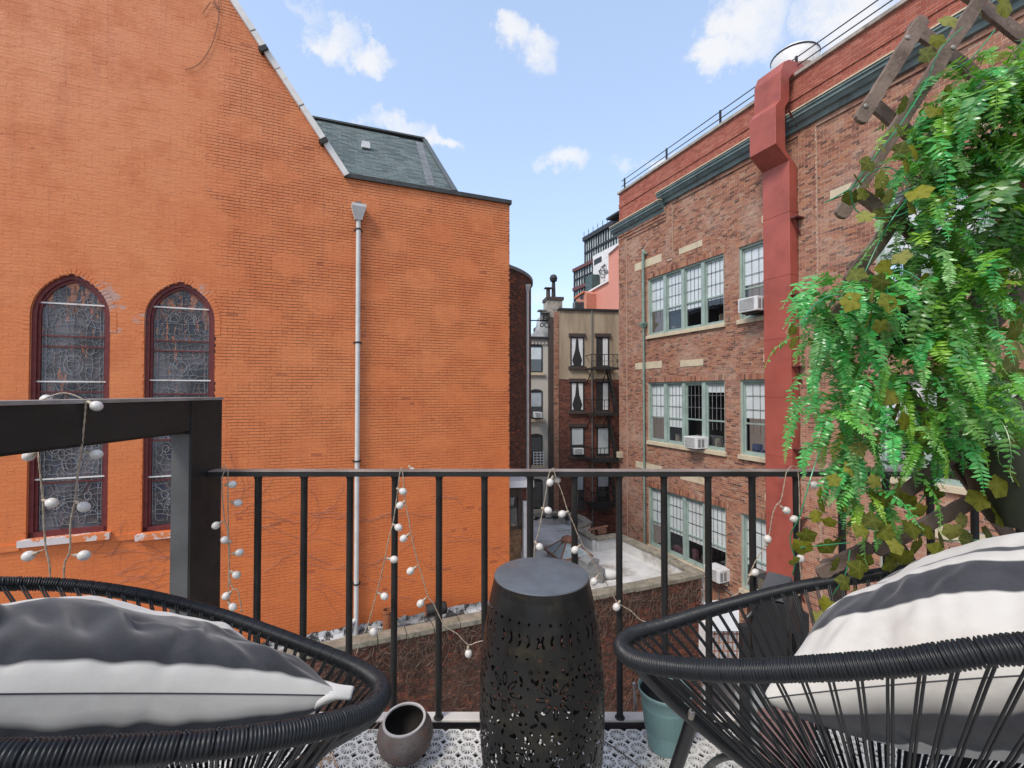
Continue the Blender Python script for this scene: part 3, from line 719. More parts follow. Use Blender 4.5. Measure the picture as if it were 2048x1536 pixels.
# downspout with hopper head
m = M(); x, zt = FL.hit(717, 440, -.08); zb_ = FL.hit(717, 1238, -.08)[1]; r = .055
path = [(x, -.09, zt + .02), (x, -.09, zb_ + .12), (x - .02, -.1, zb_ + .02), (x - .12, -.13, zb_ - .06), (x - .22, -.16, zb_ - .08)]
m.tube(smooth_path(path, 5), r, 12); dsp = m.build('downspout', m_pipe, church, smooth='auto')
m = M(); zh = FL.hit(717, 412, -.1)[1]; 
def ring(w, d, z): return [(x - w, -.02, z), (x + w, -.02, z), (x + w, -d, z), (x - w, -d, z)]
q = [ring(.075, .16, zt - .02), ring(.165, .27, zh - .06), ring(.165, .27, zh), ]
for A_, B_ in zip(q[:-1], q[1:]): m.add(A_ + B_, [(0, 1, 5, 4), (1, 2, 6, 5), (2, 3, 7, 6), (3, 0, 4, 7)])
m.add(q[-1], [(0, 1, 2, 3)]); m.build('hopper_head', m_pipe, dsp)
m = M(); m.box(x - .07, x + .07, -.12, -.01, zh + .0, zh + .10); m.build('scupper', m_gunmetal, dsp)
for py in (445 + 14, 685, 922, 1167):
    z = FL.hit(717, py, -.08)[1]; m = M(); m.lathe([(r + .012, -.02), (r + .012, .02)], (x, -.09, z), 12); m.box(x - .10, x + .10, -.03, -.005, z - .015, z + .015); m.build('pipe_strap', m_iron, dsp)
# dead vines on the wall (wire-like stems)
def wall_line(pts, y=-.025, sub=5): 
    return smooth_path([(*(lambda h: (h[0], y, h[1]))(FL.hit(px, py, y)),) for px, py in pts], sub)
vn = thing('dead_vine', 'thin dark bare vine hanging near the top of the gable', 'vine', FL.o, FL.a)
m = M(); m.tube(wall_line([(437, -8), (438, 25), (434, 55), (423, 90), (405, 120), (388, 134), (370, 139)]), .006, 5)
m.tube(wall_line([(437, 22), (424, 4), (414, 14), (405, 27)]), .005, 5); m.tube(wall_line([(436, 15), (430, 6), (428, -4)]), .007, 5); m.build('stem', m_iron, vn)
cr = M(); rv = random.Random(11)
for i in range(64):
    px, py = rv.choice([(rv.uniform(150, 340), rv.uniform(1085, 1200)), (rv.uniform(450, 900), rv.uniform(960, 1190)), (rv.uniform(450, 760), rv.uniform(980, 1150))])
    a = rv.uniform(-.9, .5); pts = []
    for k in range(rv.randint(5, 11)):
        pts.append((px, py)); px += rv.uniform(9, 20) * math.cos(a); py += rv.uniform(8, 16) * math.sin(a); a += rv.uniform(-.45, .45)
    cr.tube(wall_line(pts, -.012, 3), .0035, 3, cap=False)
cro = cr.build('dead_creeper', m_vine3, label='faint tangle of dry creeper stems on the lower orange wall', cat='creeper', kind='stuff'); cro.matrix_world = FL.m

# ================================================================== curved brown tower behind the church
TC = Vector((-3.22, 18.6, 0)); TR = 4.0; ztw = 5.52
tower = thing('brick_tower', 'dark brown curved brick apse behind the orange wall with a pale downspout', 'tower', TC)
def tmap(V):
    th = V[:, 0] / TR; r = TR - V[:, 1]
    return np.stack([r * np.sin(th), -r * np.cos(th), V[:, 2]], 1)
brickwork(tower, [MAT['brown_brick'], MAT['brown_mortar']], lambda z: [(-1.0, 6.8)], -4.6, ztw, seed=21, recess=.008, joint=.012, mapper=tmap)
m = M(); prof = [(TR + .02, ztw), (TR + .08, ztw + .02), (TR + .08, ztw + .13), (TR - .3, ztw + .15)]; m.lathe(prof, (0, 0, 0), 64); m.build('coping', m_gunmetal, tower)
m = M(); m.lathe([(TR - .03, -9), (TR - .03, ztw)], (0, 0, 0), 48); m.build('core', m_brownwin, tower)
th = math.radians(74); px_ = Vector((TR * math.sin(th) + .08, -TR * math.cos(th) - .02, 0))
P_ = pix(1056, 600, 0.0001) if False else None
xs = (1055 - 1024) / FPX; yy = 17.3; pd = Vector((xs * yy, yy, 0)) - TC
m = M(); m.tube([(pd.x, pd.y, 4.95), (pd.x, pd.y, -5)], .06, 10); ds = m.build('downspout', m_pipe, tower, smooth='auto')
m = M(); m.lathe([(.07, 0), (.17, .22), (.17, .28)], (pd.x, pd.y, 4.95), 4, rot=Matrix.Rotation(R(45), 3, 'Z'), close=True); m.build('hopper_head', m_pipe, ds)

# ================================================================== brick school building on the right
FR = Frame(14.36, 0, -67.5)
school = thing('school_building', 'long reddish brick building on the right with teal framed sash windows and dark green cornice', 'building', FR.o, FR.a)
xe = FR.x(1240); XN = -4.0
def Rz(px, py, y=0): return FR.hit(px, py, y)[1]
z_top = Rz(1240, 386); zA = Rz(1340, 410); zB = Rz(1600, 247)
x_step = FR.x(1336)
H = [Rz(1296.4, 558.3), Rz(1296.4, 765.1), Rz(1296.4, 972)]
Bt = [Rz(1289.5, 673), Rz(1290, 880), Rz(1296.4, 972) - (Rz(1296.4, 765.1) - Rz(1290, 880))]
gx0, gx1 = FR.x(1296), FR.x(1449.5); sx0, sx1 = FR.x(1479.5), FR.x(1479.5) + (1.06)
holes = []; wins = []
for i in range(3):
    holes += [(gx0, gx1, Bt[i], H[i]), (sx0, sx1, Bt[i], H[i])]
    g2 = FR.x(1755); holes += [(g2, g2 + gx1 - gx0, Bt[i], H[i]), (g2 + 5.0, g2 + 6.06, Bt[i], H[i])]
    wins += [('group', gx0, gx1, i), ('single', sx0, sx1, i), ('group2', g2, g2 + gx1 - gx0, i), ('single2', g2 + 5.0, g2 + 6.06, i)]
# cream stone blocks let into the wall
blocks = []
for a, b, yt, yb, pr in ((1271, 1325, 528, 543, 1271), (1360, 1407, 497, 509, 1360), (1271, 1324, 726, 739.5, 1271), (1361, 1407, 721, 734, 1361), (1271, 1323, 921, 934, 1271), (1360, 1408, 945, 958, 1360), (1665, 1712, 380, 398, 1665), (1527, 1531, 430, 446, 1527), (1528, 1531, 708, 725, 1528), (1528, 1531, 984, 1000, 1528)):
    xa, xb = FR.x(a), FR.x(b) + (.6 if b == 1531 else 0); blocks.append((xa, xb, Rz(pr, yb), Rz(pr, yt)))
for i in range(3): blocks.append((FR.x(1850), FR.x(1850) + 1.2, H[i] + .75, H[i] + 1.05))
def school_iv(z):
    iv = [(xe, XN)]
    for a, b, c, d in holes + blocks:
        if c < z < d: iv = subtract(iv, a, b)
    return iv
SM = [MAT['school_brick'], MAT['school_mortar']]
def pks(cx, cz):
    Yp = -cx * .924; u = 14.36 + 0 * cx; px = 1024 + FPX * ((14.36 + cx * .3827) / Yp); py = 784 - FPX * (cz - HC) / Yp
    ok = (px > 1604) & (px < 1770) & (py > 235) & (py < 640)
    return np.where(ok, px, -1e9)
zfr = zB - .05
brickwork(school, SM, school_iv, ZB, zfr, seed=31, recess=.007, joint=.011, picks=pks, tilt=.003)
# raised pilasters and stepped frieze above recessed panels
PIL = [(xe, FR.x(1255)), (x_step, FR.x(1348)), (FR.x(1604), FR.x(1640))]
zpA = Rz(1256, 478); zpB = Rz(1346, 408)
for k, st in enumerate((.018, .034, .05)):
    def frieze(z, k=k):
        iv = []
        za_ = zpA + k * .137; zb_ = zpB + k * .137
        if z > za_ and z < zA: iv.append((xe, x_step))
        if z > zb_ : iv.append((x_step, XN))
        if k == 0:
            iv2 = list(iv)
        return [(a, b) for a, b in iv]
    brickwork(school, SM, frieze, zpA, zfr, seed=40 + k, front=-.055 * (k + 1) / 1.5, recess=.007, joint=.011, backing=True)
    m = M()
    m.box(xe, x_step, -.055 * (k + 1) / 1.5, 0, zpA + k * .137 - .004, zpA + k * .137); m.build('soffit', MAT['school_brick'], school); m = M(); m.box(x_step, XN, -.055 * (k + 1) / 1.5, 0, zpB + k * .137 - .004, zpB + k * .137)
    m.build('soffit', MAT['school_brick'], school)  # soffits take the darkest brick tone, groove shade put into the colour
for i_, P__ in enumerate(PIL): brickwork(school, SM, lambda z: [P__] if z < (zA if i_ == 0 else 99) and (i_ != 1 or z > Rz(1345, 515)) else [], ZB, zpB, seed=51 + i_, front=-.05, recess=.007, joint=.011)
m = M()
for a, b in PIL:
    zl_ = Rz(1345, 515) if a == x_step else ZB
    m.box(a, a + .004, -.05, 0, zl_, zpB); m.box(b - .004, b, -.05, 0, zl_, zpB)
m.box(x_step, FR.x(1348), -.05, 0, Rz(1345, 515) - .01, Rz(1345, 515))
m.box(x_step + .03, FR.x(1348) - .03, -.035, 0, Rz(1345, 515) - .09, Rz(1345, 515) - .01)
m.build('pilaster_edges', MAT['school_mortar'], school)
# cornice profile swept along the wall
def cornice(x0, x1, z, nm='cornice'):
    pr = [(-.06, -.40), (-.12, -.38), (-.16, -.26), (-.24, -.22), (-.30, -.12), (-.34, -.10), (-.34, -.02), (-.38, 0), (-.38, .045), (0, .07), (0, -.40)]
    m = M(); a = [(x0, y, z + h) for y, h in pr]; m.prism(a, (x1 - x0, 0, 0)); m.build(nm, m_teal_d, school)
    m = M(); m.box(x0 - .01, x1 + .01, -.40, .0, z + .072, z + .11); m.build('cornice_cap', m_cream, school)
cornice(xe - .28, x_step - .05, zA + .18); cornice(x_step - .25, XN, zB + .16)
# parapet
PM = [MAT['parapet_brick'], MAT['parapet_mortar']]
zcp = Rz(1240, 386)
def par(z): return [(xe, XN)] if z > zB + .3 else ([(xe, x_step)] if z > zA + .3 else [])
brickwork(school, PM, par, zA + .3, zcp - .06, seed=61, front=-.01, recess=.007, joint=.011)
brickwork(school, PM, lambda z: [(xe, XN)], zcp - .75, zcp - .75 + .13, seed=62, front=-.045, mortar_name='band_mortar', recess=.007, joint=.011)
m = M()
x = xe - .05
while x < XN: m.box(x, min(x + .9, XN) - .008, -.09, .35, zcp - .06, zcp + .04); x += .9
m.build('parapet_coping', m_coping, school)
m = M(); m.add([(xe, 0, ZB), (xe, 12, ZB), (xe, 12, zcp - .06), (xe, 0, zcp - .06)], [(0, 1, 2, 3)]); m.add([(xe, .3, zcp - .06), (XN, .3, zcp - .06), (XN, 12, zcp - .06), (xe, 12, zcp - .06)], [(0, 1, 2, 3)]); m.add([(xe, .3, zcp - .07), (XN, .3, zcp - .07), (XN, .3, zA), (xe, .3, zA)], [(0, 1, 2, 3)]); m.build('end_wall', MAT['school_mortar'], school)
for a, b, c, d in blocks:
    m = M(); m.box(a + .004, b - .004, -.012, .1, c + .004, d - .004); m.build('stone_block', m_cream, school)
# railing on the roof edge
rr_ = thing('roof_railing', 'thin black metal railing along the roof edge of the brick building', 'railing', FR.o, FR.a)
zt_ = zcp + .04; m = M()
for h in (.52, .26): m.bar((xe + .12, .05, zt_ + h), (XN, .05, zt_ + h), .025, .025)
m.build('rail', m_iron, rr_)
for px, py in ((1251, 382), (1336, 325), (1445, 250), (1600, 142), (1830, -5)):
    x = FR.x(px, .05); m = M(); m.box(x - .03, x + .03, .02, .08, zt_ - .0, zt_ + .56); m.build('post', m_iron, rr_)
# sash windows
def sash(parent, x0, x1, z0, z1, shade, ncol, open_=.0, rows=3, dark=False, shade_m=None):
    """one double-hung sash bay: two sashes, panes, thin muntins, roller shade"""
    yF = .13; t = .045; zm = z0 + (z1 - z0) * .42
    fr = M(); fr.box(x0, x0 + t, yF, yF + .05, z0, z1); fr.box(x1 - t, x1, yF, yF + .05, z0, z1); fr.box(x0 + t, x1 - t, yF, yF + .05, z1 - t - .04, z1); fr.box(x0 + t, x1 - t, yF, yF + .05, z0, z0 + t + .03)
    fr.box(x0 + t, x1 - t, yF - .01, yF + .05, zm - .028, zm + .028)
    so = fr.build('sash', m_teal, parent)
    g_ = M(); g_.add([(x0 + t, yF + .03, z0 + t), (x1 - t, yF + .03, z0 + t), (x1 - t, yF + .03, z1 - t), (x0 + t, yF + .03, z1 - t)], [(0, 1, 2, 3)]); gp = g_.build('pane', m_glass, parent)
    mt = M(); w = (x1 - x0 - 2 * t)
    for i in range(1, ncol): xx = x0 + t + w * i / ncol; mt.box(xx - .0055, xx + .0055, yF + .018, yF + .028, zm + .03, z1 - t - .04)
    if shade > 0 or not dark:
        for i in range(1, ncol): xx = x0 + t + w * i / ncol; mt.box(xx - .004, xx + .004, yF + .02, yF + .028, zm - (zm - z0) * .33, zm - .03)
    for j in range(1, rows): zz = zm + (z1 - zm) * j / rows; mt.box(x0 + t, x1 - t, yF + .012, yF + .028, zz - .0055, zz + .0055)
    mt.build('muntin', m_brownwin if not dark else m_lead, parent)
    if shade > 0:
        sh = M(); zz = z1 - .13 - (z1 - z0 - .13) * shade; ys = yF + .042
        sh.box(x0 + t, x1 - t, ys, ys + .006, zz, z1 - .06); 
        for i in range(6): xx = x0 + t + w * (i + .5) / 6; sh.box(xx - .004, xx + .004, ys - .005, ys, zz, z1 - .06)
        sh.build('shade', shade_m or m_shade, parent)
RS = [[.58, .62, .66, .60], [.55, .72, .0, .10], [.62, .64, .66, .62]]
rnd = random.Random(4)
for kind, a, b, i in wins:
    z0, z1 = Bt[i], H[i]; t = .075
    m = M(); m.box(a, a + t, .06, .2, z0, z1); m.box(b - t, b, .06, .2, z0, z1); m.box(a + t, b - t, .06, .2, z1 - t, z1); m.box(a + t, b - t, .06, .2, z0, z0 + .05)
    bays = []
    if kind.startswith('group'):
        mw = .17; w = (b - a - 2 * t - 3 * mw) / 4; x = a + t
        for k in range(4):
            bays.append((x, x + w)); x += w
            if k < 3: m.box(x, x + mw, .05, .2, z0 + .05, z1 - t); x += mw
    else: bays = [(a + t, b - t)]
    wo = m.build('window', m_teal, school)
    for k, (x0, x1) in enumerate(bays):
        if kind == 'group': sv = RS[i][k]
        elif kind == 'single': sv = (.50, .48, .66)[i]
        else: sv = rnd.choice([.6, .65, .45, .1])
        sash(wo, x0, x1, z0 + .05, z1 - t, sv, 4 if kind.startswith('group') and k > 0 else 3, dark=(i == 1 and k >= 2 and kind == 'group'))
    m = M(); m.box(a, b, 1.2, 1.22, z0, z1); m.box(a, b, .2, 1.2, z1, z1 + .01); m.box(a, b, .2, 1.2, z0 - .01, z0); m.build('room', m_dark, wo)
    m = M()   # things inside on the sill
    for q in range(6 if kind.startswith('group') else 3):
        xx = rnd.uniform(a + .2, b - .2); hh = rnd.uniform(.12, .5); ww = rnd.uniform(.05, .16); m.box(xx - ww, xx + ww, .45, .6, z0, z0 + hh)
    m.build('clutter', plain('classroom_clutter_%d' % rnd.randint(0, 999), rnd.choice([(.12, .05, .06), (.05, .07, .14), (.14, .12, .09), (.08, .08, .08)]), .8, var=.6, scale=3), wo, kind='stuff')
    m = M(); m.box(a - .04, b + .08, -.09, .14, z0 - .15, z0); m.build('sill', m_cream, wo, bevel=.008)
    m = M(); m.add([(a, -.003, z0), (a, .2, z0), (a, .2, z1), (a, -.003, z1)], [(0, 1, 2, 3)]); m.add([(b, -.003, z0), (b, .2, z0), (b, .2, z1), (b, -.003, z1)], [(0, 1, 2, 3)]); m.add([(a, -.003, z1), (b, -.003, z1), (b, .2, z1), (a, .2, z1)], [(0, 1, 2, 3)])
    m.build('reveal', MAT['school_mortar'], wo)
# soldier course over each opening
sol = M(); rs = np.random.default_rng(7); SB = []
for a, b, c, d in holes:
    x = a - .1
    while x < b + .1: SB.append((x + .005, x + .0625, d + .005, d + .205)); x += .0675
SB = np.array(SB); V, F = brick_boxes(SB, -.006, .01, rs, .002); np_mesh('soldier_course', V, F, SM[0], school, np.repeat(rs.random(len(SB)), 8), kind='stuff')
# green downspout on the building
m = M(); xd = FR.x(1288, -.12); zt1 = Rz(1290, 508, -.12); zf = Rz(1285, 648, -.12); ze = Rz(1288, 1062, -.12)
m.tube(smooth_path([(xd + .12, -.02, zt1 + .02), (xd + .07, -.12, zt1 + .03), (xd, -.13, zt1 - .06), (xd, -.13, zf)], 5), .06, 10); m.tube([(xd, -.13, zf - .1), (xd, -.13, ZB)], .045, 10)
dd = m.build('downspout', m_teal_pipe, school, smooth='auto')
m = M(); m.lathe([(.06, -.22), (.19, 0), (.19, .05)], (xd, -.14, zf), 4, rot=Matrix.Rotation(R(45), 3, 'Z'), close=True); m.build('hopper_head', m_teal_pipe, dd)
for z in (5.2, 1.5, -1.5): m = M(); m.lathe([(.07, -.02), (.07, .02)], (xd, -.13, z), 10); m.build('pipe_strap', m_teal_pipe, dd)
# small clutter on the far corner
m = M(); z = Rz(1243, 908); m.box(xe + .05, xe + .3, -.25, 0, z - .15, z + .12); m.build('wall_lamp', m_cream, school)

# red exhaust duct
duct = thing('exhaust_duct', 'tall square red metal duct running up the brick wall and bending over the parapet', 'duct', FR.o, FR.a)
xd1 = FR.x(1600); xd0 = xd1 - .90
front = [(-.375, ZB), (-.375, 8.12), (-.93, 8.52), (-.93, 9.66), (-.72, 9.9), (-.70, 10.75), (-.55, 11.08), (-.3, 11.22), (.6, 11.24)]
back = [(-.02, ZB), (-.02, 8.0), (-.52, 8.42), (-.52, 9.7), (-.33, 9.95), (-.32, 10.62), (-.2, 10.78), (.6, 10.8)]
m = M(); poly = [(xd0, y, z) for y, z in front] + [(xd0, y, z) for y, z in reversed(back)]
m.prism(poly, (xd1 - xd0, 0, 0)); m.build('duct_shell', m_duct, duct, bevel=.012)
for z in (-4.5, -2.6, -.8, 1.0, 2.8, 4.7, 6.6): m = M(); m.box(xd0 - .006, xd1 + .006, -.383, -.02, z - .012, z + .012); m.build('seam_flange', m_duct, duct)
for z, y in ((9.55, -.3), (6.35, 0), (4.05, 0), (1.9, 0), (-.55, 0), (-2.6, 0), (-4.6, 0)):
    m = M(); o = .0 if y == 0 else y; m.box(xd1, xd1 + .22, o - .05 if y else -.36, o + .3 if y else 0, z, z + .035)
    m.bar((xd1 + .1, (-.34 if not y else -.5), z), (xd1 + .1, -.01, z - .55), .04, .03); m.box(xd1 + .07, xd1 + .13, -.035, 0, z - .6, z); m.build('wall_bracket', m_duct_seam, duct)
# white roof fan
fx, fz = FR.hit(1590, 150, .9)
fan = thing('roof_fan', 'white round exhaust fan housing on the roof behind the red duct', 'fan', FR.m @ Vector((fx, .9, zcp)))
c = (0, 0, 0); k = M(); h0 = .1; k.lathe([(.45, 0), (.45, .75), (.50, .78)], c, 28); k.build('base', m_gunmetal, fan, smooth='auto')
k = M(); k.lathe([(.50, .62), (.66, .68), (.68, .95), (.68, 1.25), (.64, 1.32), (.52, 1.34)], c, 32); k.build('housing', m_white, fan, smooth='auto')
k = M(); k.lathe([(.69, 1.22), (.71, 1.24), (.69, 1.27)], c, 32); k.build('band', m_iron, fan)
k = M(); k.lathe([(.5, 1.34), (.5, 1.42), (.4, 1.5), (.02, 1.52)], c, 28, close=True); k.build('cap', m_white, fan, smooth='auto')

# air conditioners
def aircon(label, fr, x, z, w=.62, d=.5, h=.40, y0=.08, tilt=0, group='window air conditioners', mat=m_acwhite):
    t = thing('air_conditioner', label, 'air conditioner', fr.m @ Vector((x, 0, z)), fr.a, group)
    m = M(); m.box(-w / 2, w / 2, -d, y0, 0, h); m.build('case', mat, t, bevel=.02)
    m = M(); n = 12
    m.box(-w / 2 + .06, w / 2 - .12, -d - .006, -d, .05, h - .05); m.build('grille', m_acgrille, t)
    m = M()
    for i in range(n): q = .06 + (h - .12) * i / n; m.box(-w / 2 + .06, w / 2 - .12, -d - .012, -d - .006, q, q + .010)
    m.build('fin', mat, t)
    for i in (0, 1):
        m = M(); yy0 = -d + .06 + i * .17; m.box(w / 2, w / 2 + .004, yy0, yy0 + .12, .06, h - .08); m.build('side_louvre', m_acgrille, t)
    m = M(); m.box(-w / 2 + .05, w / 2 - .05, -d + .1, y0, -.04, 0); m.build('support_bracket', m_iron, t)
    return t
aircon('white air conditioner in the upper single window beside the red duct', FR, FR.x(1508, -.35), Bt[0] + .12, w=.72, d=.62, h=.46)
aircon('white air conditioner in the middle row of teal windows', FR, FR.x(1388, -.3), Bt[1] + .02, w=.66, d=.5, h=.44)
aircon('white air conditioner low in the bottom row of teal windows behind the railing', FR, FR.x(1428, -.3), Bt[2] + .02, w=.7, d=.5, h=.44)
# ================================================================== far buildings
FB = Frame(0, 26, 8)
def fwin(parent, px0, px1, y0, y1, fr=FB, arch=False, curtain='none', sashm=None, lintel=True, ypl=0.0, shade=0.0, sill=True):
    """window of a far facade built into it: frame, sashes, pane, curtain, sill"""
    a = fr.x(px0, ypl); b = fr.x(px1, ypl); zt = fr.hit((px0 + px1) / 2, y0, ypl)[1]; zb = fr.hit((px0 + px1) / 2, y1, ypl)[1]
    sm = sashm or m_blackwin; t = .07; c = (a + b) / 2
    m = M(); m.box(a, a + t, ypl - .03, ypl + .1, zb, zt); m.box(b - t, b, ypl - .03, ypl + .1, zb, zt); m.box(a + t, b - t, ypl - .03, ypl + .1, zt - t, zt); m.box(a + t, b - t, ypl - .03, ypl + .1, zb, zb + t)
    zm = (zb + zt) / 2; m.box(a + t, b - t, ypl + .01, ypl + .1, zm - .035, zm + .035)
    if arch: 
        pts = [(c + (b - a) / 2 * math.cos(q), ypl - .03, zt - .02 + .16 * math.sin(q)) for q in np.linspace(0, math.pi, 9)]; m.prism(pts, (0, .1, 0))
    w = m.build('window', sm, parent)
    m = M(); m.box(a + t, b - t, ypl - .002, ypl + .002, zb + t, zt - t); m.build('room', m_dark, w)
    if shade: m = M(); m.box(a + t, b - t, ypl - .008, ypl - .003, zt - t - (zt - zb - 2 * t) * shade, zt - t); m.build('shade', m_shade if curtain != 'grey' else m_shade2, w)
    if curtain == 'drape':
        m = M()
        for s in (-1, 1):
            xo = c + s * (b - a) / 2 - s * t; pts = [(xo, ypl - .01, zt - t), (c + s * .06, ypl - .01, zt - t), (c + s * .12, ypl - .01, zm + .1), (c + s * .30, ypl - .01, zb + t + .3), (c + s * .22, ypl - .01, zb + t), (xo, ypl - .01, zb + t)]
            m.prism(pts, (0, .006, 0))
        m.build('curtain', m_curtain, w)
    if curtain == 'right': m = M(); m.box(b - t - .3, b - t, ypl - .01, ypl - .004, zb + t, zt - t); m.build('curtain', m_curtain, w)
    m = M(); m.add([(a + t, ypl - .016, zb + t), (b - t, ypl - .016, zb + t), (b - t, ypl - .016, zt - t), (a + t, ypl - .016, zt - t)], [(0, 1, 2, 3)]); m.build('pane', m_glass, w)
    if sill: m = M(); m.box(a - .12, b + .12, ypl - .14, ypl + .02, zb - .16, zb); m.build('sill', m_brownwin if sm is not m_blackwin or lintel else m_cream, w)
    if lintel: m = M(); m.box(a - .1, b + .1, ypl - .1, ypl + .02, zt, zt + .2); m.build('lintel', m_brownwin, w)
    return w
# pale stucco house
pale = thing('stucco_house', 'narrow pale cream rendered house with arched black windows at the end of the yard', 'house', FB.o, FB.a)
yP = .35; x0 = FB.x(1050, yP); x1 = FB.x(1109, yP); zt = FB.hit(1085, 678, yP)[1]
m = M(); m.box(x0, x1, yP, yP + 8, ZB, zt); m.build('wall', m_creamwall, pale)
m = M(); m.box(x0, x1, yP - .18, yP + .2, zt, zt + .12); m.build('gutter', m_blackwin, pale)
m = M(); xx = x0
while xx < x1 - .4: m.box(xx, xx + .11, yP - .08, yP, zt - .32, zt - .2); xx += .2
m.box(x0, x1 - .3, yP - .05, yP, zt - .2, zt - .14); m.build('dentil_course', m_creamwall, pale, kind='stuff')
for y0, y1, sh, cu in ((692, 745, .5, 'n'), (783, 838, .55, 'grey'), (872, 930, .0, 'n'), (962, 1018, 0, 'n')):
    fwin(pale, 1059, 1085, y0, y1, ypl=yP, arch=True, lintel=False, shade=sh, curtain=cu)
m = M(); a = FB.x(1066, yP); b = FB.x(1086, yP); zz = FB.hit(1070, 930, yP)[1]
for k in range(5): m.box(a, b, yP - .2, yP - .17, zz + .1 + k * .16, zz + .14 + k * .16)
for k in range(4): xx = a + (b - a) * k / 3; m.box(xx - .02, xx + .02, yP - .2, yP - .17, zz, zz + .8)
m.build('window_guard', m_white, pale)
# mansard silhouettes above the pale house
m = M(); P3 = lambda px, py, yl=yP: Vector((FB.hit(px, py, yl)[0], yl, FB.hit(px, py, yl)[1]))
m.prism([P3(1062, 677), P3(1108, 677), P3(1106, 640), P3(1096, 640), P3(1082, 632), P3(1078, 658), P3(1068, 664)], (0, 1.2, 0)); m.build('gable_roof', plain('pale_slate_gable', (.42, .43, .43), .7, var=.35, scale=1.5, dirt=(.2, .2, .2)), pale)
m = M(); m.bar(P3(1062, 641), P3(1103, 641), .06, .06); m.build('roof_pipe', m_iron, pale)
for px, top, r in ((1084, 622, .12), (1091, 626, .12)):
    p = P3(px, 640); t_ = P3(px, top); m = M(); m.tube([p, t_], r, 8); m.box(p.x - .25, p.x + .25, yP - .25, yP + .25, t_.z - .03, t_.z + .04); m.build('vent_pipe', m_gunmetal, pale)
m = M()
for px, py, r in ((1092, 632, .16), (1094, 650, .14), (1084, 650, .1)):
    c = P3(px, py, yP - .3); m.tube([c + Vector((r * math.cos(q), 0, r * math.sin(q))) for q in np.linspace(0, 2 * math.pi, 13)], .03, 5, cap=False)
m.build('finial_scroll', m_iron, pale)
# tenement
ten = thing('tenement', 'tan topped brick tenement back with dark windows and a rusty fire escape', 'building', FB.o, FB.a)
x0 = FB.x(1119); x1 = FB.x(1262); zt = FB.hit(1180, 622)[1]; zm = FB.hit(1180, 759)[1]
m = M(); m.box(x0, x1, 0, 6, zm, zt); m.build('upper_wall', m_sand, ten)
m = M(); m.box(x0 - .05, x1, -.1, .4, zt, zt + .12); m.build('roof_edge', m_blackwin, ten)
Th = []
for a, b, y0, y1 in ((1141, 1168, 764, 822), (1193, 1218, 764, 822), (1141, 1168, 854, 912), (1193, 1218, 854, 912), (1141, 1168, 944, 1015), (1193, 1218, 944, 1015)):
    Th.append((FB.x(a), FB.x(b), FB.hit((a + b) / 2, y1)[1], FB.hit((a + b) / 2, y0)[1]))
def ten_iv(z):
    iv = [(x0, x1)]
    for a, b, c, d in Th:
        if c < z < d: iv = subtract(iv, a, b)
    return iv
brickwork(ten, [MAT['tenement_brick'], MAT['tenement_mortar']], ten_iv, ZB, zm, seed=71, front=-.0, recess=.01, joint=.014, header=99, ch=.076)
m = M(); m.box(x0, x1, .15, 6, ZB, zm - .02); m.build('core', m_dark, ten)
xs_ = x0 - .32
brickwork(ten, [MAT['school_brick'], MAT['school_mortar']], lambda z: [(xs_, x0 - .02)], ZB, zt - .1, seed=72, front=.05, recess=.01, joint=.012)
m = M(); m.box(xs_ - .28, xs_, .08, 5, ZB, zt - .4); m.build('side_pier', m_brownwin, ten)
spec = [(1141, 1168, 674, 733, 'drape', 0), (1193, 1218, 674, 733, 'right', 0), (1141, 1168, 764, 822, 'drape', 0), (1193, 1218, 764, 822, 'right', 0), (1141, 1168, 854, 912, 'n', .62), (1193, 1218, 854, 912, 'n', .95), (1141, 1168, 944, 1015, 'grey', .5), (1193, 1218, 944, 1015, 'grey', .4)]
for a, b, y0, y1, cu, sh in spec: fwin(ten, a, b, y0, y1, curtain=cu, shade=sh, sashm=m_blackwin, ypl=-.02)
m = M(); p = FB.x(1183); m.tube([(p, -.1, zt), (p, -.1, ZB)], .035, 6); m.build('drain_pipe', m_gunmetal, ten)
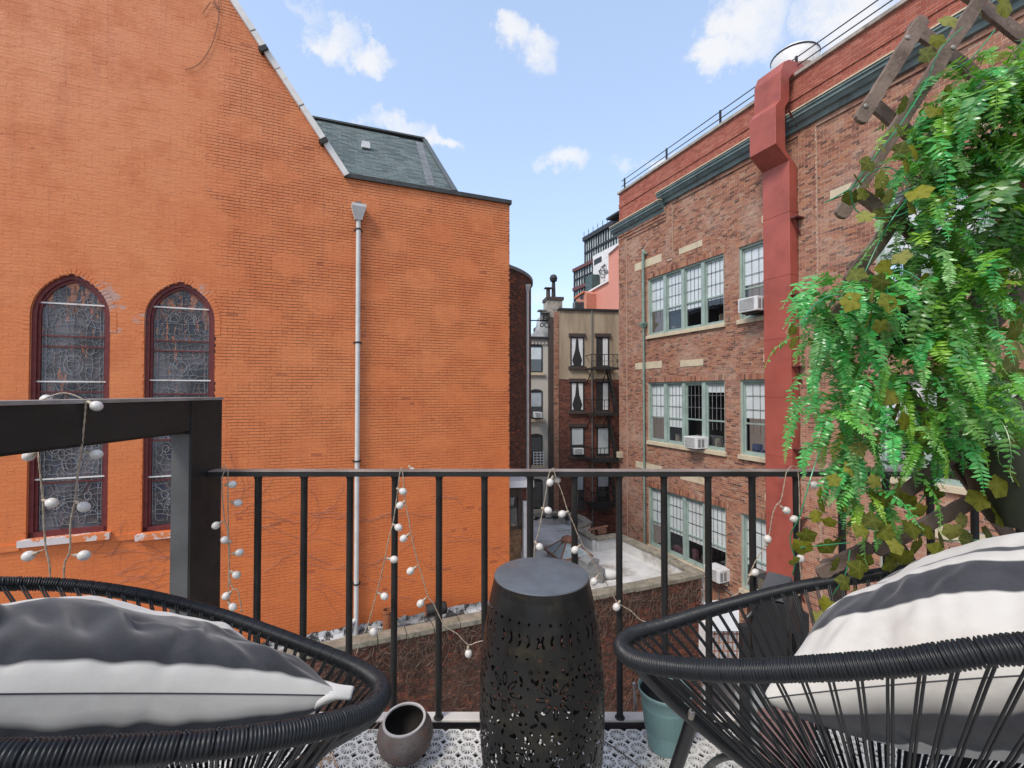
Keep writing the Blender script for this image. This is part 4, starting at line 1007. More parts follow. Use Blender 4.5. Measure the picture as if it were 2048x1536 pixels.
# fire escape
fe = thing('fire_escape', 'dark iron fire escape with ladders on the tenement wall', 'fire escape', FB.o, FB.a)
xa = FB.x(1183, -1.1); xb = FB.x(1243, -1.1); prevz = None
for i, (yr, yp) in enumerate(((709, 735), (800, 827), (896, 921), (984, 1012))):
    zr = FB.hit(1210, yr, -1.1)[1]; zp = FB.hit(1210, yp, -1.1)[1]
    m = M()
    for k in range(8): yq = -1.1 + k * .15; m.box(xa, xb, yq, yq + .05, zp - .03, zp)
    m.box(xa, xb, -1.13, -1.08, zp - .12, zp + .02); m.box(xa, xa + .04, -1.1, 0, zp - .1, zp); m.build('platform', m_iron, fe)
    m = M(); m.box(xa, xb, -1.12, -1.09, zr - .02, zr + .02); m.box(xa, xb, -1.12, -1.09, (zr + zp) / 2 - .012, (zr + zp) / 2 + .012); m.box(xa - .01, xa + .02, -1.1, 0, zr - .02, zr + .02)
    n = 7
    for k in range(n + 1): xx = xa + (xb - xa) * k / n; m.box(xx - .014, xx + .014, -1.12, -1.095, zp, zr)
    if i == 0:
        m.bar((xa + (xb - xa) * .72, -1.11, zp), (xb, -1.11, zr), .02, .02); m.bar((xa + (xb - xa) * .72, -1.11, zr), (xb, -1.11, zp), .02, .02)
    m.build('guard', m_iron, fe)
    for s in (0, 1):
        m = M(); m.bar((xa + .1 + s * .9, -1.0, zp - .05), (xa + .1 + s * .9, -.02, zp - .8), .04, .04); m.build('bracket', m_iron, fe)
    if prevz is not None:
        m = M(); t0 = Vector((xa + (xb - xa) * .62, -.85, prevz)); t1 = Vector((xb - .15, -.85, zp))
        for s in (0, .38): m.bar(t0 + Vector((0, s, 0)), t1 + Vector((0, s, 0)), .04, .1)
        for k in range(11): q = t0.lerp(t1, k / 10); m.box(q.x - .05, q.x + .09, q.y, q.y + .38, q.z - .012, q.z + .012)
        m.build('ladder', m_iron, fe)
    prevz = zp
aircon('small white air conditioner in the lower window of the pale house', FB, FB.x(1073, yP), FB.hit(1073, 838, yP)[1] + .1, w=.42, d=.35, h=.32, y0=.4)
aircon('small white air conditioner in the tenement window left of the fire escape', FB, FB.x(1155), FB.hit(1155, 908)[1], w=.58, d=.3, h=.36, y0=-.02)
# chimneys and rooftop unit
ch = thing('chimney', 'weathered chimney stack with clay and metal pots between the pale house and tenement', 'chimney', FB.m @ Vector((FB.x(1109, .8), .8, zt - 2.2)), FB.a)
m = M(); m.box(-.5, .42, -.3, .8, 0, 2.9); m.build('stack', plain('aged_chimney_render', (.36, .32, .27), .9, var=.3, dirt=(.12, .10, .09)), ch); m = M(); m.box(-.56, .5, -.36, .86, 2.9, 3.08); m.build('cap', m_brownwin, ch)
m = M(); m.lathe([(.13, 3.08), (.11, 3.95), (.10, 4.0)], (-.05, 0, 0), 10); m.lathe([(.06, 4.0), (.2, 4.08), (.24, 4.25), (.18, 4.42), (.03, 4.5)], (-.05, 0, 0), 12, close=True); m.build('turbine_cowl', m_iron, ch)
m = M(); m.lathe([(.13, 3.08), (.12, 3.6)], (-.38, 0, 0), 10); m.box(-.60, -.16, -.2, .2, 3.62, 3.67); m.build('chimney_pot', m_brownwin, ch)
ux, uz = FB.hit(1157, 617, 1.0)
cu = thing('rooftop_condenser', 'dark grey condenser unit on the tenement roof', 'condenser', FB.m @ Vector((ux, 1.0, zt + .12)), FB.a)
m = M(); m.box(-.29, .27, -.25, .3, 0, .58); m.build('case', m_gunmetal, cu)
m = M()
for k in range(9): m.box(-.28, .26, -.262, -.25, .05 + k * .055, .075 + k * .055)
m.build('grille', m_blackwin, cu); m = M(); m.box(-.08, .08, -.27, -.262, .46, .49); m.build('badge', plain('red_badge', (.5, .03, .05), .5), cu)
# salmon building and the white painted wall above it
FS = Frame(24, 0, -67.5)
sal = thing('salmon_building', 'plain salmon pink rendered wall with a sloping white edge above the tenement', 'building', FS.o, FS.a)
Q = lambda fr, px, py, y=0: Vector((fr.hit(px, py, y)[0], y, fr.hit(px, py, y)[1]))
pl = [Q(FS, 1168, 640), Q(FS, 1300, 640), Q(FS, 1300, 445), Q(FS, 1240, 488), Q(FS, 1217, 508), Q(FS, 1217, 562), Q(FS, 1168, 590)]
m = M(); m.prism(pl, (0, 5, 0)); m.build('wall', m_pink, sal)
m = M(); m.bar(Q(FS, 1168, 590, -.05), Q(FS, 1217, 562, -.05), .25, .14); m.build('edge_coping', m_white, sal); m = M(); m.bar(Q(FS, 1217, 508, -.05), Q(FS, 1242, 486, -.05), .25, .12); m.build('edge_coping', m_white, sal)
m = M(); m.prism([Q(FS, 1150, 594, -1), Q(FS, 1168, 582, -1), Q(FS, 1173, 586, -1), Q(FS, 1173, 618, -1), Q(FS, 1158, 618, -1)], (0, 1.2, 0)); m.build('gable_end', plain('orange_gable', (.50, .20, .13), .8), sal)
m = M(); m.bar(Q(FS, 1149, 596, -1.1), Q(FS, 1168, 583, -1.1), .1, .14); m.build('gable_edge', plain('terracotta_edge', (.50, .17, .08), .8), sal)
m = M(); m.prism([Q(FS, 1160, 588, -1.06), Q(FS, 1166, 585, -1.06), Q(FS, 1166, 598, -1.06), Q(FS, 1160, 598, -1.06)], (0, .03, 0)); m.build('gable_window', m_blackwin, sal)
FW = Frame(25.5, 0, -67.5)
ww = thing('painted_wall_building', 'white painted brick wall with grey scribbles and a dark window below the glass tower', 'building', FW.o, FW.a)
pl = [Q(FW, 1186, 590), Q(FW, 1225, 570), Q(FW, 1300, 430), Q(FW, 1240, 470), Q(FW, 1186, 508)]
m = M(); m.prism([Q(FW, 1186, 640), Q(FW, 1300, 640), Q(FW, 1300, 446), Q(FW, 1240, 484), Q(FW, 1186, 512)], (0, 4, 0)); m.build('wall', plain('white_brick_paint', (.66, .66, .66), .8, var=.1, scale=3, dirt=(.45, .45, .45)), ww)
m = M(); m.prism([Q(FW, 1188, 520, -.02), Q(FW, 1203, 512, -.02), Q(FW, 1203, 523, -.02), Q(FW, 1188, 531, -.02)], (0, .02, 0)); m.build('window', m_blackwin, ww)
m = M(); rg = random.Random(3)
for k in range(22):
    px = rg.uniform(1189, 1212); py = rg.uniform(535, 570) - (px - 1200) * .4; pts = [Q(FW, px, py, -.03)]
    for j in range(4): px += rg.uniform(-4, 5); py += rg.uniform(-5, 4); pts.append(Q(FW, min(max(px, 1188), 1216), py, -.03))
    m.tube(smooth_path(pts, 3), .03, 4)
m.build('scribble_paint', m_gunmetal, ww, kind='stuff')
# glass tower behind
FG = Frame(41.4, 0, -67.5)
gt = thing('glass_tower', 'black framed glass apartment block stepping down behind the salmon wall', 'tower', FG.o, FG.a)
def facade(px0, px1, py0, fr, ybot, ncol, nrow, band=m_blackwin):
    A = Q(fr, px0, py0); x0_ = A.x; x1_ = fr.x(px1); z1_ = A.z; z0_ = fr.hit(px0, ybot)[1]
    m = M(); m.box(x0_, x1_, .1, 8, z0_, z1_); m.build('glazing', m_fglass if False else plain('facade_pane', (.50, .58, .60), .12, var=.25, scale=.35, spec=.8), gt)  # sky reflection put into the panes as a pale base colour
    m = M()
    for k in range(ncol + 1):
        xx = x0_ + (x1_ - x0_) * k / ncol; w = .16 if k % 3 == 0 else .05; m.box(xx - w / 2, xx + w / 2, -.1, .1, z0_, z1_)
    for k in range(nrow + 1):
        zz = z0_ + (z1_ - z0_) * k / nrow; h = .24 if k % 2 == 0 else .06; m.box(x0_ - .1, x1_, -.12, .1, zz - h / 2, zz + h / 2)
    m.build('mullion_grid', m_blackwin, gt, kind='stuff')
    m = M(); m.box(x0_ - .3, x1_, -.3, 8, z1_ + .1, z1_ + .75); m.build('roof_band', band, gt)
    m = M(); q = x0_
    while q < x1_: m.box(q - .03, q + .03, -.2, -.14, z1_ + .75, z1_ + 1.6); q += 1.3
    m.build('terrace_post', m_iron, gt, kind='stuff'); return x0_, z1_
facade(1170, 1300, 484, FG, 640, 24, 7)
FG2 = Frame(39.2, 0, -67.5); 
a0, z0_ = 0, 0
def low():
    A = Q(FG2, 1149, 541); B = Q(FG2, 1186, 541); m = M()
    v = XF[gt.name].inverted() @ FG2.m
    m.box(A.x, B.x + .6, .1, 7, A.z - 9, A.z); o = m.build('lower_block', bpy.data.materials['facade_pane'], gt); o.matrix_local = v
    m = M()
    for k in range(9): xx = A.x + (B.x + .6 - A.x) * k / 8; w = .3 if k % 4 == 0 else .1; m.box(xx - w / 2, xx + w / 2, -.1, .1, A.z - 9, A.z)
    for k in range(7): zz = A.z - 9 + 9 * k / 6; m.box(A.x, B.x + .6, -.11, .1, zz - .07, zz + .07)
    o = m.build('mullion_grid', m_blackwin, gt, kind='stuff'); o.matrix_local = v
    mb = plain('red_brown_band', (.12, .05, .05), .8)
    for zz in (A.z, A.z - 3.0, A.z - 6.6): m = M(); m.box(A.x - .25, B.x + .7, -.25, .15, zz - .25, zz + .25); o = m.build('brick_band', mb, gt); o.matrix_local = v
low()
m = M(); c0 = Q(FG, 1212, 440, -1.5); c1 = Q(FG, 1300, 385, -1.5)
m.box(c0.x, c1.x, -1.5, 6, c0.z, c0.z + .25); m.box(c0.x + 2, c1.x, 1.5, 6, c0.z - 3.4, c0.z); m.build('penthouse_canopy', m_blackwin, gt)
m = M(); p = Q(FG2, 1176, 556)
# green netted enclosure
p0 = Q(FS, 1172, 588, .6); m.prism([Q(FW, 1171, 590, -.9), Q(FW, 1184, 582, -.9), Q(FW, 1184, 548, -.9), Q(FW, 1171, 555, -.9)], (0, .8, 0)); o = m.build('stair_enclosure', plain('green_black_screen', (.05, .085, .08), .5, var=.4), ww)

# ================================================================== low roof, yard wall, skylight
zc = -4.2; zr = -4.62
lowb = thing('low_roof_building', 'low building with silver coated flat roof and mossy stone parapet below the balcony', 'building', (0, 11.07, zc))
path = [pixz(1403, 1151, zc), pixz(1322, 1109, zc), pixz(1236, 1071, zc), pixz(1190, 1078, zc), pixz(1152, 1056, zc), pixz(1176, 1046, zc), pixz(1160, 1034, zc), pixz(1135, 1027, zc), pixz(1105, 1025, zc), pixz(1072, 1027, zc), pixz(1045, 1033, zc), pixz(1020, 1040, zc)]
near = [pixz(1403, 1151, zc), pixz(640, 1306, zc)]
FV = Frame(0, 11.07, 22.5)
rf = [Vector((p.x, p.y, zr)) for p in path] + [FL.m @ Vector((xr, .02, zr)), FL.m @ Vector((XL, .02, zr)), FV.m @ Vector((XL, 0, zr))]
m = M(); m.add(rf, [tuple(range(len(rf)))]); 
ro = m.build('roof_surface', m_roofwhite, lowb, world=True)
# wrinkled membrane seams
m = M(); rw = random.Random(8)
for k in range(26):
    px = rw.uniform(1040, 1190); py = rw.uniform(1050, 1165); p = pixz(px, py, zr + .006); a = rw.uniform(-.5, .4); pts = [p]
    for j in range(5): pts.append(pts[-1] + Vector((math.cos(a), math.sin(a), 0)) * .22 + Vector((0, 0, 0))); a += rw.uniform(-.3, .3)
    m.tube(smooth_path(pts, 3), .012, 4)
m.build('membrane_wrinkle', m_roofwhite, lowb, world=True, kind='stuff')
rc = random.Random(2)
def coping_run(a, b, w=.34, h=.09, tone=None, L=.62):
    d = (b - a); n = max(1, round(d.length / L))
    for i in range(n):
        u = a.lerp(b, i / n); v = a.lerp(b, (i + 1) / n); gap = (v - u).normalized() * .008
        m = M(); j = Vector((0, 0, rc.uniform(-.008, .008))); m.bar(u + gap + j, v - gap + j, w * rc.uniform(.94, 1.05), h); m.build('coping_stone', m_slabstone, lowb, world=True, bevel=.012)
for a, b in zip(path[:-1], path[1:]): coping_run(a, b)
m = M()
for a, b in zip(path[:-1], path[1:]):
    m.bar(a - Vector((0, 0, 2.6)), b - Vector((0, 0, 2.6)), .22, 5.1)
m.build('parapet_wall', m_roofwhite, lowb, world=True)
m = M()
for q in range(16):
    t = rw.random(); k = rw.choice([6, 7, 8, 9]); a = path[k].lerp(path[k + 1], t) ; dn = (Vector((0, 12, 0)) - a); dn.z = 0; dn.normalize()
    m.obox(a + dn * .125 - Vector((0, 0, rw.uniform(.12, .22))), (rw.uniform(.08, .22), 0, 0), dn * .012, (0, 0, rw.uniform(.02, .06)))
m.build('tar_stain', m_roofdark, lowb, world=True, kind='stuff')
coping_run(FV.m @ Vector((FV.x(1403, 0), .12, zc)), FV.m @ Vector((-8, .12, zc)), w=.36, h=.12)
# vine covered yard wall
xv1 = FV.x(1405)
yw = thing('yard_wall', 'dark brick wall matted with dead ivy stems just beyond the railing', 'wall', FV.o, FV.a)
brickwork(yw, [MAT['low_brick'], MAT['low_mortar']], lambda z: [(-9, xv1)], ZB, zc - .06, seed=81, recess=.01, joint=.012, picks=lambda cx, cz: -((cx - FV.x(1340)) ** 2 + (cz + 4.6) ** 2))
m = M(); m.box(-9, xv1 - .02, .03, .3, ZB, zc - .05); m.build('core', m_brownwin, yw)
tv = []
rt = random.Random(17); tw = M()
def twig(x, z, a, n, st, r, y=-.02):
    pts = []
    for k in range(n):
        pts.append((x, y - rt.uniform(0, .03), z)); x += math.cos(a) * st; z += math.sin(a) * st; a += rt.uniform(-.6, .6)
        if z > zc - .02: break
    if len(pts) > 1: tw.tube(pts, r, 3, cap=False)
xl = FV.x(640)
for k in range(2500):
    x = rt.uniform(xl, xv1 - .05); z = zc - .06 - abs(rt.gauss(0, 1)) * 1.3 if rt.random() < .5 else rt.uniform(-7.4, zc)
    dens = 1 if x < FV.x(1330) else .45
    if rt.random() > dens: continue
    twig(x, z, rt.choice([rt.gauss(1.2, .5), rt.gauss(-1.4, .5), rt.uniform(0, 6.28)]), rt.randint(4, 8), rt.uniform(.04, .09), rt.uniform(.003, .0065))
two = tw.build('dead_ivy', m_vine, label='mat of dead brown ivy stems on the yard wall', cat='ivy', kind='stuff'); two.matrix_world = FV.m
tw = M()
for k in range(900):
    x = rt.uniform(xl, xv1 - .05); z = rt.uniform(-7.2, zc) if rt.random() < .4 else zc - rt.uniform(-.05, .5)
    twig(x, z, rt.uniform(-2.6, -.4), rt.randint(3, 7), rt.uniform(.05, .12), rt.uniform(.003, .006), -.05)
two = tw.build('dead_ivy', m_vine2, label='paler dry ivy tendrils hanging over the top of the yard wall', cat='ivy', kind='stuff'); two.matrix_world = FV.m
tw = M()
for k in range(1500):
    x = rt.uniform(xl, xv1 - .05); z = rt.uniform(-7.4, zc - .1)
    twig(x, z, rt.uniform(0, 6.28), rt.randint(3, 6), rt.uniform(.03, .08), rt.uniform(.004, .009), -.015)
two = tw.build('dead_ivy', plain('reddish_dead_ivy', (.115, .045, .032), .9, var=.5, scale=6), label='reddish brown dead ivy leaves and stalks clinging low on the yard wall', cat='ivy', kind='stuff'); two.matrix_world = FV.m
# tarred flashing strip against the church wall
fl = thing('roof_flashing', 'peeling silver and black tar flashing along the foot of the orange wall', 'flashing', FL.o, FL.a)
zf0 = FL.hit(780, 1237)[1]; zf1 = zf0 - .28
k = NB('peeling_silver_tar'); t_ = k.rng(k.noise(4.5, 8, .78), .47, .53); t2 = k.rng(k.noise(1.1, 4, .6), .4, .6, 0, .55); cc = k.mix(k.math('MAXIMUM', t_, t2), (.50, .51, .52), (.035, .034, .033)); k.bump(k.noise(30, 6, .7), .8, .01); m_tar = k.done(cc, .6)
m = M(); n = 60; xs0 = FL.x(470); vs = []
for i in range(n + 1):
    x = xs0 + (xr - xs0) * i / n; j = rc.uniform(-.025, .025); vs += [(x, -.012, zf0 + j), (x, -.05, zf0 - .12), (x, -.26, zf1 + .03), (x, -.42, zr + .2)]
m.add(vs, [(i * 4 + k_, i * 4 + k_ + 4, i * 4 + k_ + 5, i * 4 + k_ + 1) for i in range(n) for k_ in range(3)]); m.build('flashing_sheet', m_tar, fl)
m = M(); m.bar((xs0, -.62, zr + .24), (xr, -.62, zr + .24), .05, .05); m.build('conduit', m_iron, fl)
for px, py, h in ((776, 1222, .5), ):
    x, z = FL.hit(px, py, -.35); r_ = thing('vent_stack', 'upright rusty iron vent pipe at the foot of the orange wall', 'pipe', FL.m @ Vector((x, -.35, z - .62)))
    m = M(); m.lathe([(.12, 0), (.12, .6), (.15, .62), (.15, .66), (.11, .66), (.10, .5)], (0, 0, 0), 16); m.build('pipe', m_rust, r_)
x, z = FL.hit(872, 1218, -.4); r_ = thing('rusty_barrel', 'rusty cylinder lying by the wall below the downspout', 'drum', FL.m @ Vector((x, -.4, z - .14)), FL.a)
m = M(); m.lathe([(.14, -.25), (.15, -.24), (.15, .2), (.13, .25)], (0, 0, .14), 16, rot=Matrix.Rotation(R(90), 3, 'Y'), close=True); m.build('drum', m_iron, r_); m = M(); m.lathe([(.125, -.26), (.02, -.262)], (0, 0, .14), 16, rot=Matrix.Rotation(R(90), 3, 'Y')); m.build('drum_end', m_rust, r_)
# skylight
c = pixz(1136, 1120, zr); sk = thing('skylight', 'pyramid glass skylight with rusty metal ribs and cap on the flat roof', 'skylight', c, R(22))
hw_ = .54; zt_ = .66; b0 = .26
m = M(); m.box(-hw_, hw_, -hw_, hw_, 0, b0); m.build('kerb', m_roofwhite, sk)
m = M(); a4 = [(-hw_ - .06, -hw_ - .06, b0), (hw_ + .06, -hw_ - .06, b0), (hw_ + .06, hw_ + .06, b0), (-hw_ - .06, hw_ + .06, b0)]; t4 = [(-.16, -.16, zt_), (.16, -.16, zt_), (.16, .16, zt_), (-.16, .16, zt_)]
for i in range(4):
    m2 = M(); m2.add([a4[i], a4[(i + 1) % 4], t4[(i + 1) % 4], t4[i]], [(0, 1, 2, 3)]); m2.build('pane', m_skyl, sk)
for i in range(4):
    a, b = Vector(a4[i]), Vector(a4[(i + 1) % 4]); ta, tb = Vector(t4[i]), Vector(t4[(i + 1) % 4])
    m.bar(a, ta, .05, .04); m.bar(a, b, .06, .05)
    m.bar(a.lerp(b, .5), ta.lerp(tb, .5), .04, .03)
m.build('rib', m_copper, sk)
m = M(); m.lathe([(.24, zt_ - .02), (.27, zt_ + .05), (.17, zt_ + .14), (.03, zt_ + .19)], (0, 0, 0), 6, close=True); m.build('cap', m_copper, sk)
# grey hoods
def hood(label, px, py, s, rz, mt):
    t = thing('roof_hood', label, 'vent', pixz(px, py, zr), rz)
    m = M(); m.box(-s * .6, s * .6, -s * .5, s * .5, 0, s * .6); m.prism([(-s * .62, -s * .52, s * .6), (s * .62, -s * .52, s * .6), (s * .62, -s * .52, s * .75), (0, -s * .52, s * 1.0), (-s * .62, -s * .52, s * .75)], (0, s * 1.04, 0)); m.build('hood', mt, t, bevel=.01)
hood('grey sheet metal roof vent nearest the skylight', 1192, 1160, .40, R(-20), m_gunmetal)
hood('lighter grey vent box behind the barrel stool', 1178, 1138, .42, R(35), plain('dull_zinc', (.25, .25, .245), .5, var=.2))
t = thing('sandbag', 'wrinkled pale sack lying on the silver roof', 'sack', pixz(1216, 1156, zr)); m = M(); m.sphere((0, 0, .13), .30, 14, 9, (1.15, .7, .5)); m.build('sack', m_roofwhite, t, smooth=True)
t = thing('sandbag', 'second pale sack near the skylight', 'sack', pixz(1184, 1124, zr)); m = M(); m.sphere((0, 0, .1), .2, 12, 8, (1.1, .8, .5)); m.build('sack', m_roofwhite, t, smooth=True)
# shingled bay at the end of the church
bay = thing('shingled_bay', 'small shingled bay with dark window and white eave beside the orange wall', 'bay', FL.m @ Vector((xr, .8, zr)), FL.a)
o = FL.m @ Vector((xr, .8, 0)); FY = Frame(o.x, o.y, 22.5); zz = lambda py, px=1030: FY.hit(px, py)[1] - zr
w0 = -.05; w1 = FY.x(1043); 
zs_ = zz(1058); zt2 = zz(970)
rng = np.random.default_rng(5); B, S_ = lay(lambda z: [(w0, w1)], 0, zs_, rng, .16, .16, .006, 99); V, F = brick_boxes(B, 0, .03, rng, .008); np_mesh('shingle_rows', V, F, m_cladding, bay, np.repeat(rng.random(len(B)), 8), kind='stuff')
m = M(); m.box(w0, w1, .04, 1.5, 0, zt2); m.build('core', m_dark, bay)
m = M(); m.box(w0, w1, -.03, .05, zs_, zs_ + .08); m.box(w1 - .12, w1, -.03, .05, zs_, zt2); m.box(w0 + .35, w0 + .40, -.02, .05, zs_, zt2 - .35); m.box(w0, w1, -.02, .05, zt2 - .35, zt2); m.build('window_frame', m_brownwin, bay)
m = M(); m.add([(w0, .0, zs_), (w1, .0, zs_), (w1, .0, zt2 - .3), (w0, .0, zt2 - .3)], [(0, 1, 2, 3)]); m.build('pane', m_glass, bay)
m = M(); m.box(w1 + .02, w1 + .12, -.10, .0, 0, zt2 + .02 - .5); m.build('corner_post', m_white, bay)
ez = zt2 + .05; m = M(); m.prism([(w0 - .1, -.45, ez), (w0 + .95, -.45, ez - .06), (w0 + .95, -.45, ez + .13), (w0 - .1, -.45, ez + .19)], (0, 1.9, 0)); m.build('eave_board', m_white, bay)
# timber clutter in the gap between parapet and tenement
t = thing('timber_pallet', 'rusty orange rail and timber in the gap beside the tenement', 'timber', pixz(1200, 1062, -6)); m = M(); a = pix(1177, 1060, 17.5); b = pix(1215, 1052, 17.8); m.bar(a, b, .05, .07); m.bar(pix(1188, 1060, 17.6), pix(1188, 1080, 17.6), .05, .05); m.bar(pix(1196, 1064, 17.8), pix(1212, 1060, 17.8), .2, .15); m.build('rail', m_copper, t, world=True)
t = thing('fire_escape_post', 'dark corner post rising beside the tenement base', 'post', (0, 0, 0)); bpy.data.objects.remove(t)
# white slatted enclosure in the yard at lower right, below the brick building
t = thing('yard_enclosure', 'white panelled enclosure with wire grid front seen through the chair cords', 'enclosure', pix(1455, 1330, 9.0)); 
m = M(); a = pix(1425, 1248, 9.0); b = pix(1478, 1205, 9.0)
m.prism([pix(1420, 1262, 9), pix(1478, 1262, 9), pix(1478, 1222, 9), pix(1432, 1226, 9)], (0, .5, 0)); m.prism([pix(1418, 1335, 9.2), pix(1478, 1335, 9.2), pix(1478, 1262, 9.2), pix(1418, 1262, 9.2)], (0, .5, 0)); m.build('panel', m_white, t, world=True)
m = M()
for k in range(7): px = 1420 + k * 9; m.bar(pix(px, 1262, 9.1), pix(px, 1335, 9.1), .02, .02)
for k in range(4): py = 1268 + k * 17; m.bar(pix(1418, py, 9.1), pix(1478, py, 9.1), .02, .02)
m.build('wire_grid', m_copper, t, world=True)
m = M(); px = 1437; x_, z_ = FR.hit(1437, 1180, -.1); 
t = thing('conduit_pipe', 'bent grey conduit on the brick wall under the lowest air conditioner', 'conduit', FR.m @ Vector((FR.x(1437), 0, z_)), FR.a)
pts = [(FR.x(a_, -.06), -.06, FR.hit(a_, b_, -.06)[1]) for a_, b_ in ((1433, 1210), (1434, 1180), (1437, 1174), (1448, 1178), (1470, 1196))]
L0 = Vector((FR.x(1437), 0, z_)); m.tube([Vector(p) - L0 for p in smooth_path(pts, 4)], .018, 6); m.build('pipe', m_gunmetal, t); m = M(); p = Vector(pts[0]) - L0; m.box(p.x - .09, p.x + .09, -.1, 0, p.z - .2, p.z); m.build('junction_box', m_gunmetal, t)
# ================================================================== balcony deck
deck = M(); deck.box(-1.25, 2.6, -.6, 1.65, -.14, -.022); dk = deck.build('balcony_deck', m_deck, kind='structure')
def tile_cell():
    """one star cell of the plastic tile: flat bars round twelve wedge slots, corner cut away"""
    from mathutils.geometry import delaunay_2d_cdt
    c = .0275; q = .0112
    outer = [(-c + q, -c), (c - q, -c), (c, -c + q), (c, c - q), (c - q, c), (-c + q, c), (-c, c - q), (-c, -c + q)]
    loops = [outer]
    for i in range(12):
        a = 2 * math.pi * (i + .5) / 12; r0 = .0066; r1 = .0240 if i % 3 else .0232; w = .0050
        d = (math.cos(a), math.sin(a)); n = (-d[1], d[0])
        loops.append([(d[0] * r0, d[1] * r0), (d[0] * r1 - n[0] * w, d[1] * r1 - n[1] * w), (d[0] * r1 + n[0] * w, d[1] * r1 + n[1] * w)])
    vs = []; es = []
    for lp in loops:
        o = len(vs); vs += [Vector(p) for p in lp]; es += [(o + i, o + (i + 1) % len(lp)) for i in range(len(lp))]
    ov, oe, of, *_ = delaunay_2d_cdt(vs, es, [], 0, 1e-6)
    def inhole(p):
        for lp in loops[1:]:
            s = [(lp[(i + 1) % 3][0] - lp[i][0]) * (p[1] - lp[i][1]) - (lp[(i + 1) % 3][1] - lp[i][1]) * (p[0] - lp[i][0]) for i in range(3)]
            if all(x > 0 for x in s) or all(x < 0 for x in s): return True
        x, y = abs(p[0]), abs(p[1]); return x + y > 2 * c - q + 1e-7
    F = []
    for f in of:
        p = sum((Vector(ov[i]) for i in f), Vector((0, 0))) / len(f)
        if not inhole(p): F.append(tuple(f))
    return [tuple(v) for v in ov], F, loops
cv, cf, cl = tile_cell()
tm = M()
for i in range(6):
    for j in range(6):
        ox, oy = (i + .5) * .055, (j + .5) * .055
        tm.add([(v[0] + ox, v[1] + oy, 0) for v in cv], cf)
        for lp in cl:
            k = len(lp); tm.add([(p[0] + ox, p[1] + oy, 0) for p in lp] + [(p[0] + ox, p[1] + oy, -.006) for p in lp], [(a, (a + 1) % k, (a + 1) % k + k, a + k) for a in range(k)])
proto = None; tcount = 0
for ix in range(-3, 7):
    for iy in range(0, 5):
        x = ix * .3305 - .17; y = 1.573 - (iy + 1) * .3305
        if proto is None: proto = tm.build('deck_tile', m_tile, dk); o = proto
        else: o = obj_copy(proto, dk)
        o.location = (x, y, 0)
# ================================================================== railing
YR = 1.6; RX0 = (443 - 1024) / FPX * YR; zt_ = .877
rail = thing('balcony_railing', 'black metal balcony railing with worn flat top bar and round vertical bars', 'railing', (0, YR, 0))
m = M(); m.box(-1.052, 2.4, YR - .023, YR + .023, zt_ - .004, zt_); tr_ = m.build('top_rail', m_rail_top, rail, world=True, bevel=.002)
m = M(); m.box(-1.052, 2.4, YR - .022, YR + .022, zt_ - .020, zt_ - .0045); m.build('under_rail', m_rail_black, rail, world=True)
m = M(); m.box(RX0 - .05, 2.4, YR - .012, YR + .03, .010, .020); m.build('bottom_rail', m_kerb, rail, world=True, bevel=.003)
xs = [518, 610, 701, 790, 879, 970, 1060, 1149, 1237, 1327, 1414, 1503, 1591, 1680, 1768, 1857, 1945, 2035, 2124, 2212]
base = None
for i, px in enumerate(xs):
    x = (px - 1024) / FPX * YR
    if base is None:
        m = M(); m.lathe([(.0115, .02), (.0115, zt_ - .032), (.014, zt_ - .025), (.017, zt_ - .020)], (0, 0, 0), 12); m.lathe([(.018, .02), (.013, .028)], (0, 0, 0), 12)
        base = m.build('baluster', m_rail_black, rail, smooth='auto'); o = base
    else: o = obj_copy(base, rail)
    o.location = (x, 0, 0); o.rotation_euler = (0, rnd.uniform(-.002, .002), 0)
# ================================================================== steel post and side beam
post = thing('steel_frame', 'heavy black steel corner post with side beam left of the railing', 'steel frame', (-1.1, 1.62, 0))
XI = -1.053; Y0p, Y1p = 1.50, 1.655
m = M(); m.box(XI - .010, XI, Y0p, Y1p, -.14, 1.1215); m.build('post_flange', m_steel_post, post, world=True, bevel=.0015)
m = M(); m.box(XI - .070, XI - .0105, Y0p + .004, Y0p + .012, -.14, 1.022); m.build('post_web', plain('post_web_lit_steel', (.085, .085, .085), .4, var=.2), post, world=True)  # web painted paler than the post steel for the light it catches
m = M(); m.box(XI - .012, XI - .001, .2, Y0p - .001, 1.023, 1.1215); m.build('beam_web', m_steel_post, post, world=True)
m = M(); m.box(XI - .10, XI - .0125, .2, Y0p - .001, 1.015, 1.0225); m.build('bottom_flange', m_steel_post, post, world=True)
m = M(); m.box(XI - .11, XI + .003, .2, Y1p + .002, 1.122, 1.131); m.build('top_flange', plain('flange_top_worn', (.26, .24, .23), .5, var=.25, scale=12, dirt=(.12, .07, .04)), post, world=True)
m = M(); rw2 = random.Random(3)
for k in range(26): t = k / 25; m.sphere((-1.118 + .06 * t + rw2.uniform(-.003, .003), 1.500, 1.021 + rw2.uniform(-.004, .004)), rw2.uniform(.005, .009), 6, 4)
for k in range(18): t = k / 17; m.sphere((-1.054, 1.498, 1.02 + .10 * t), rw2.uniform(.003, .006), 6, 4)
m.build('weld_bead', m_steel_post, post, world=True, smooth=True, kind='stuff')

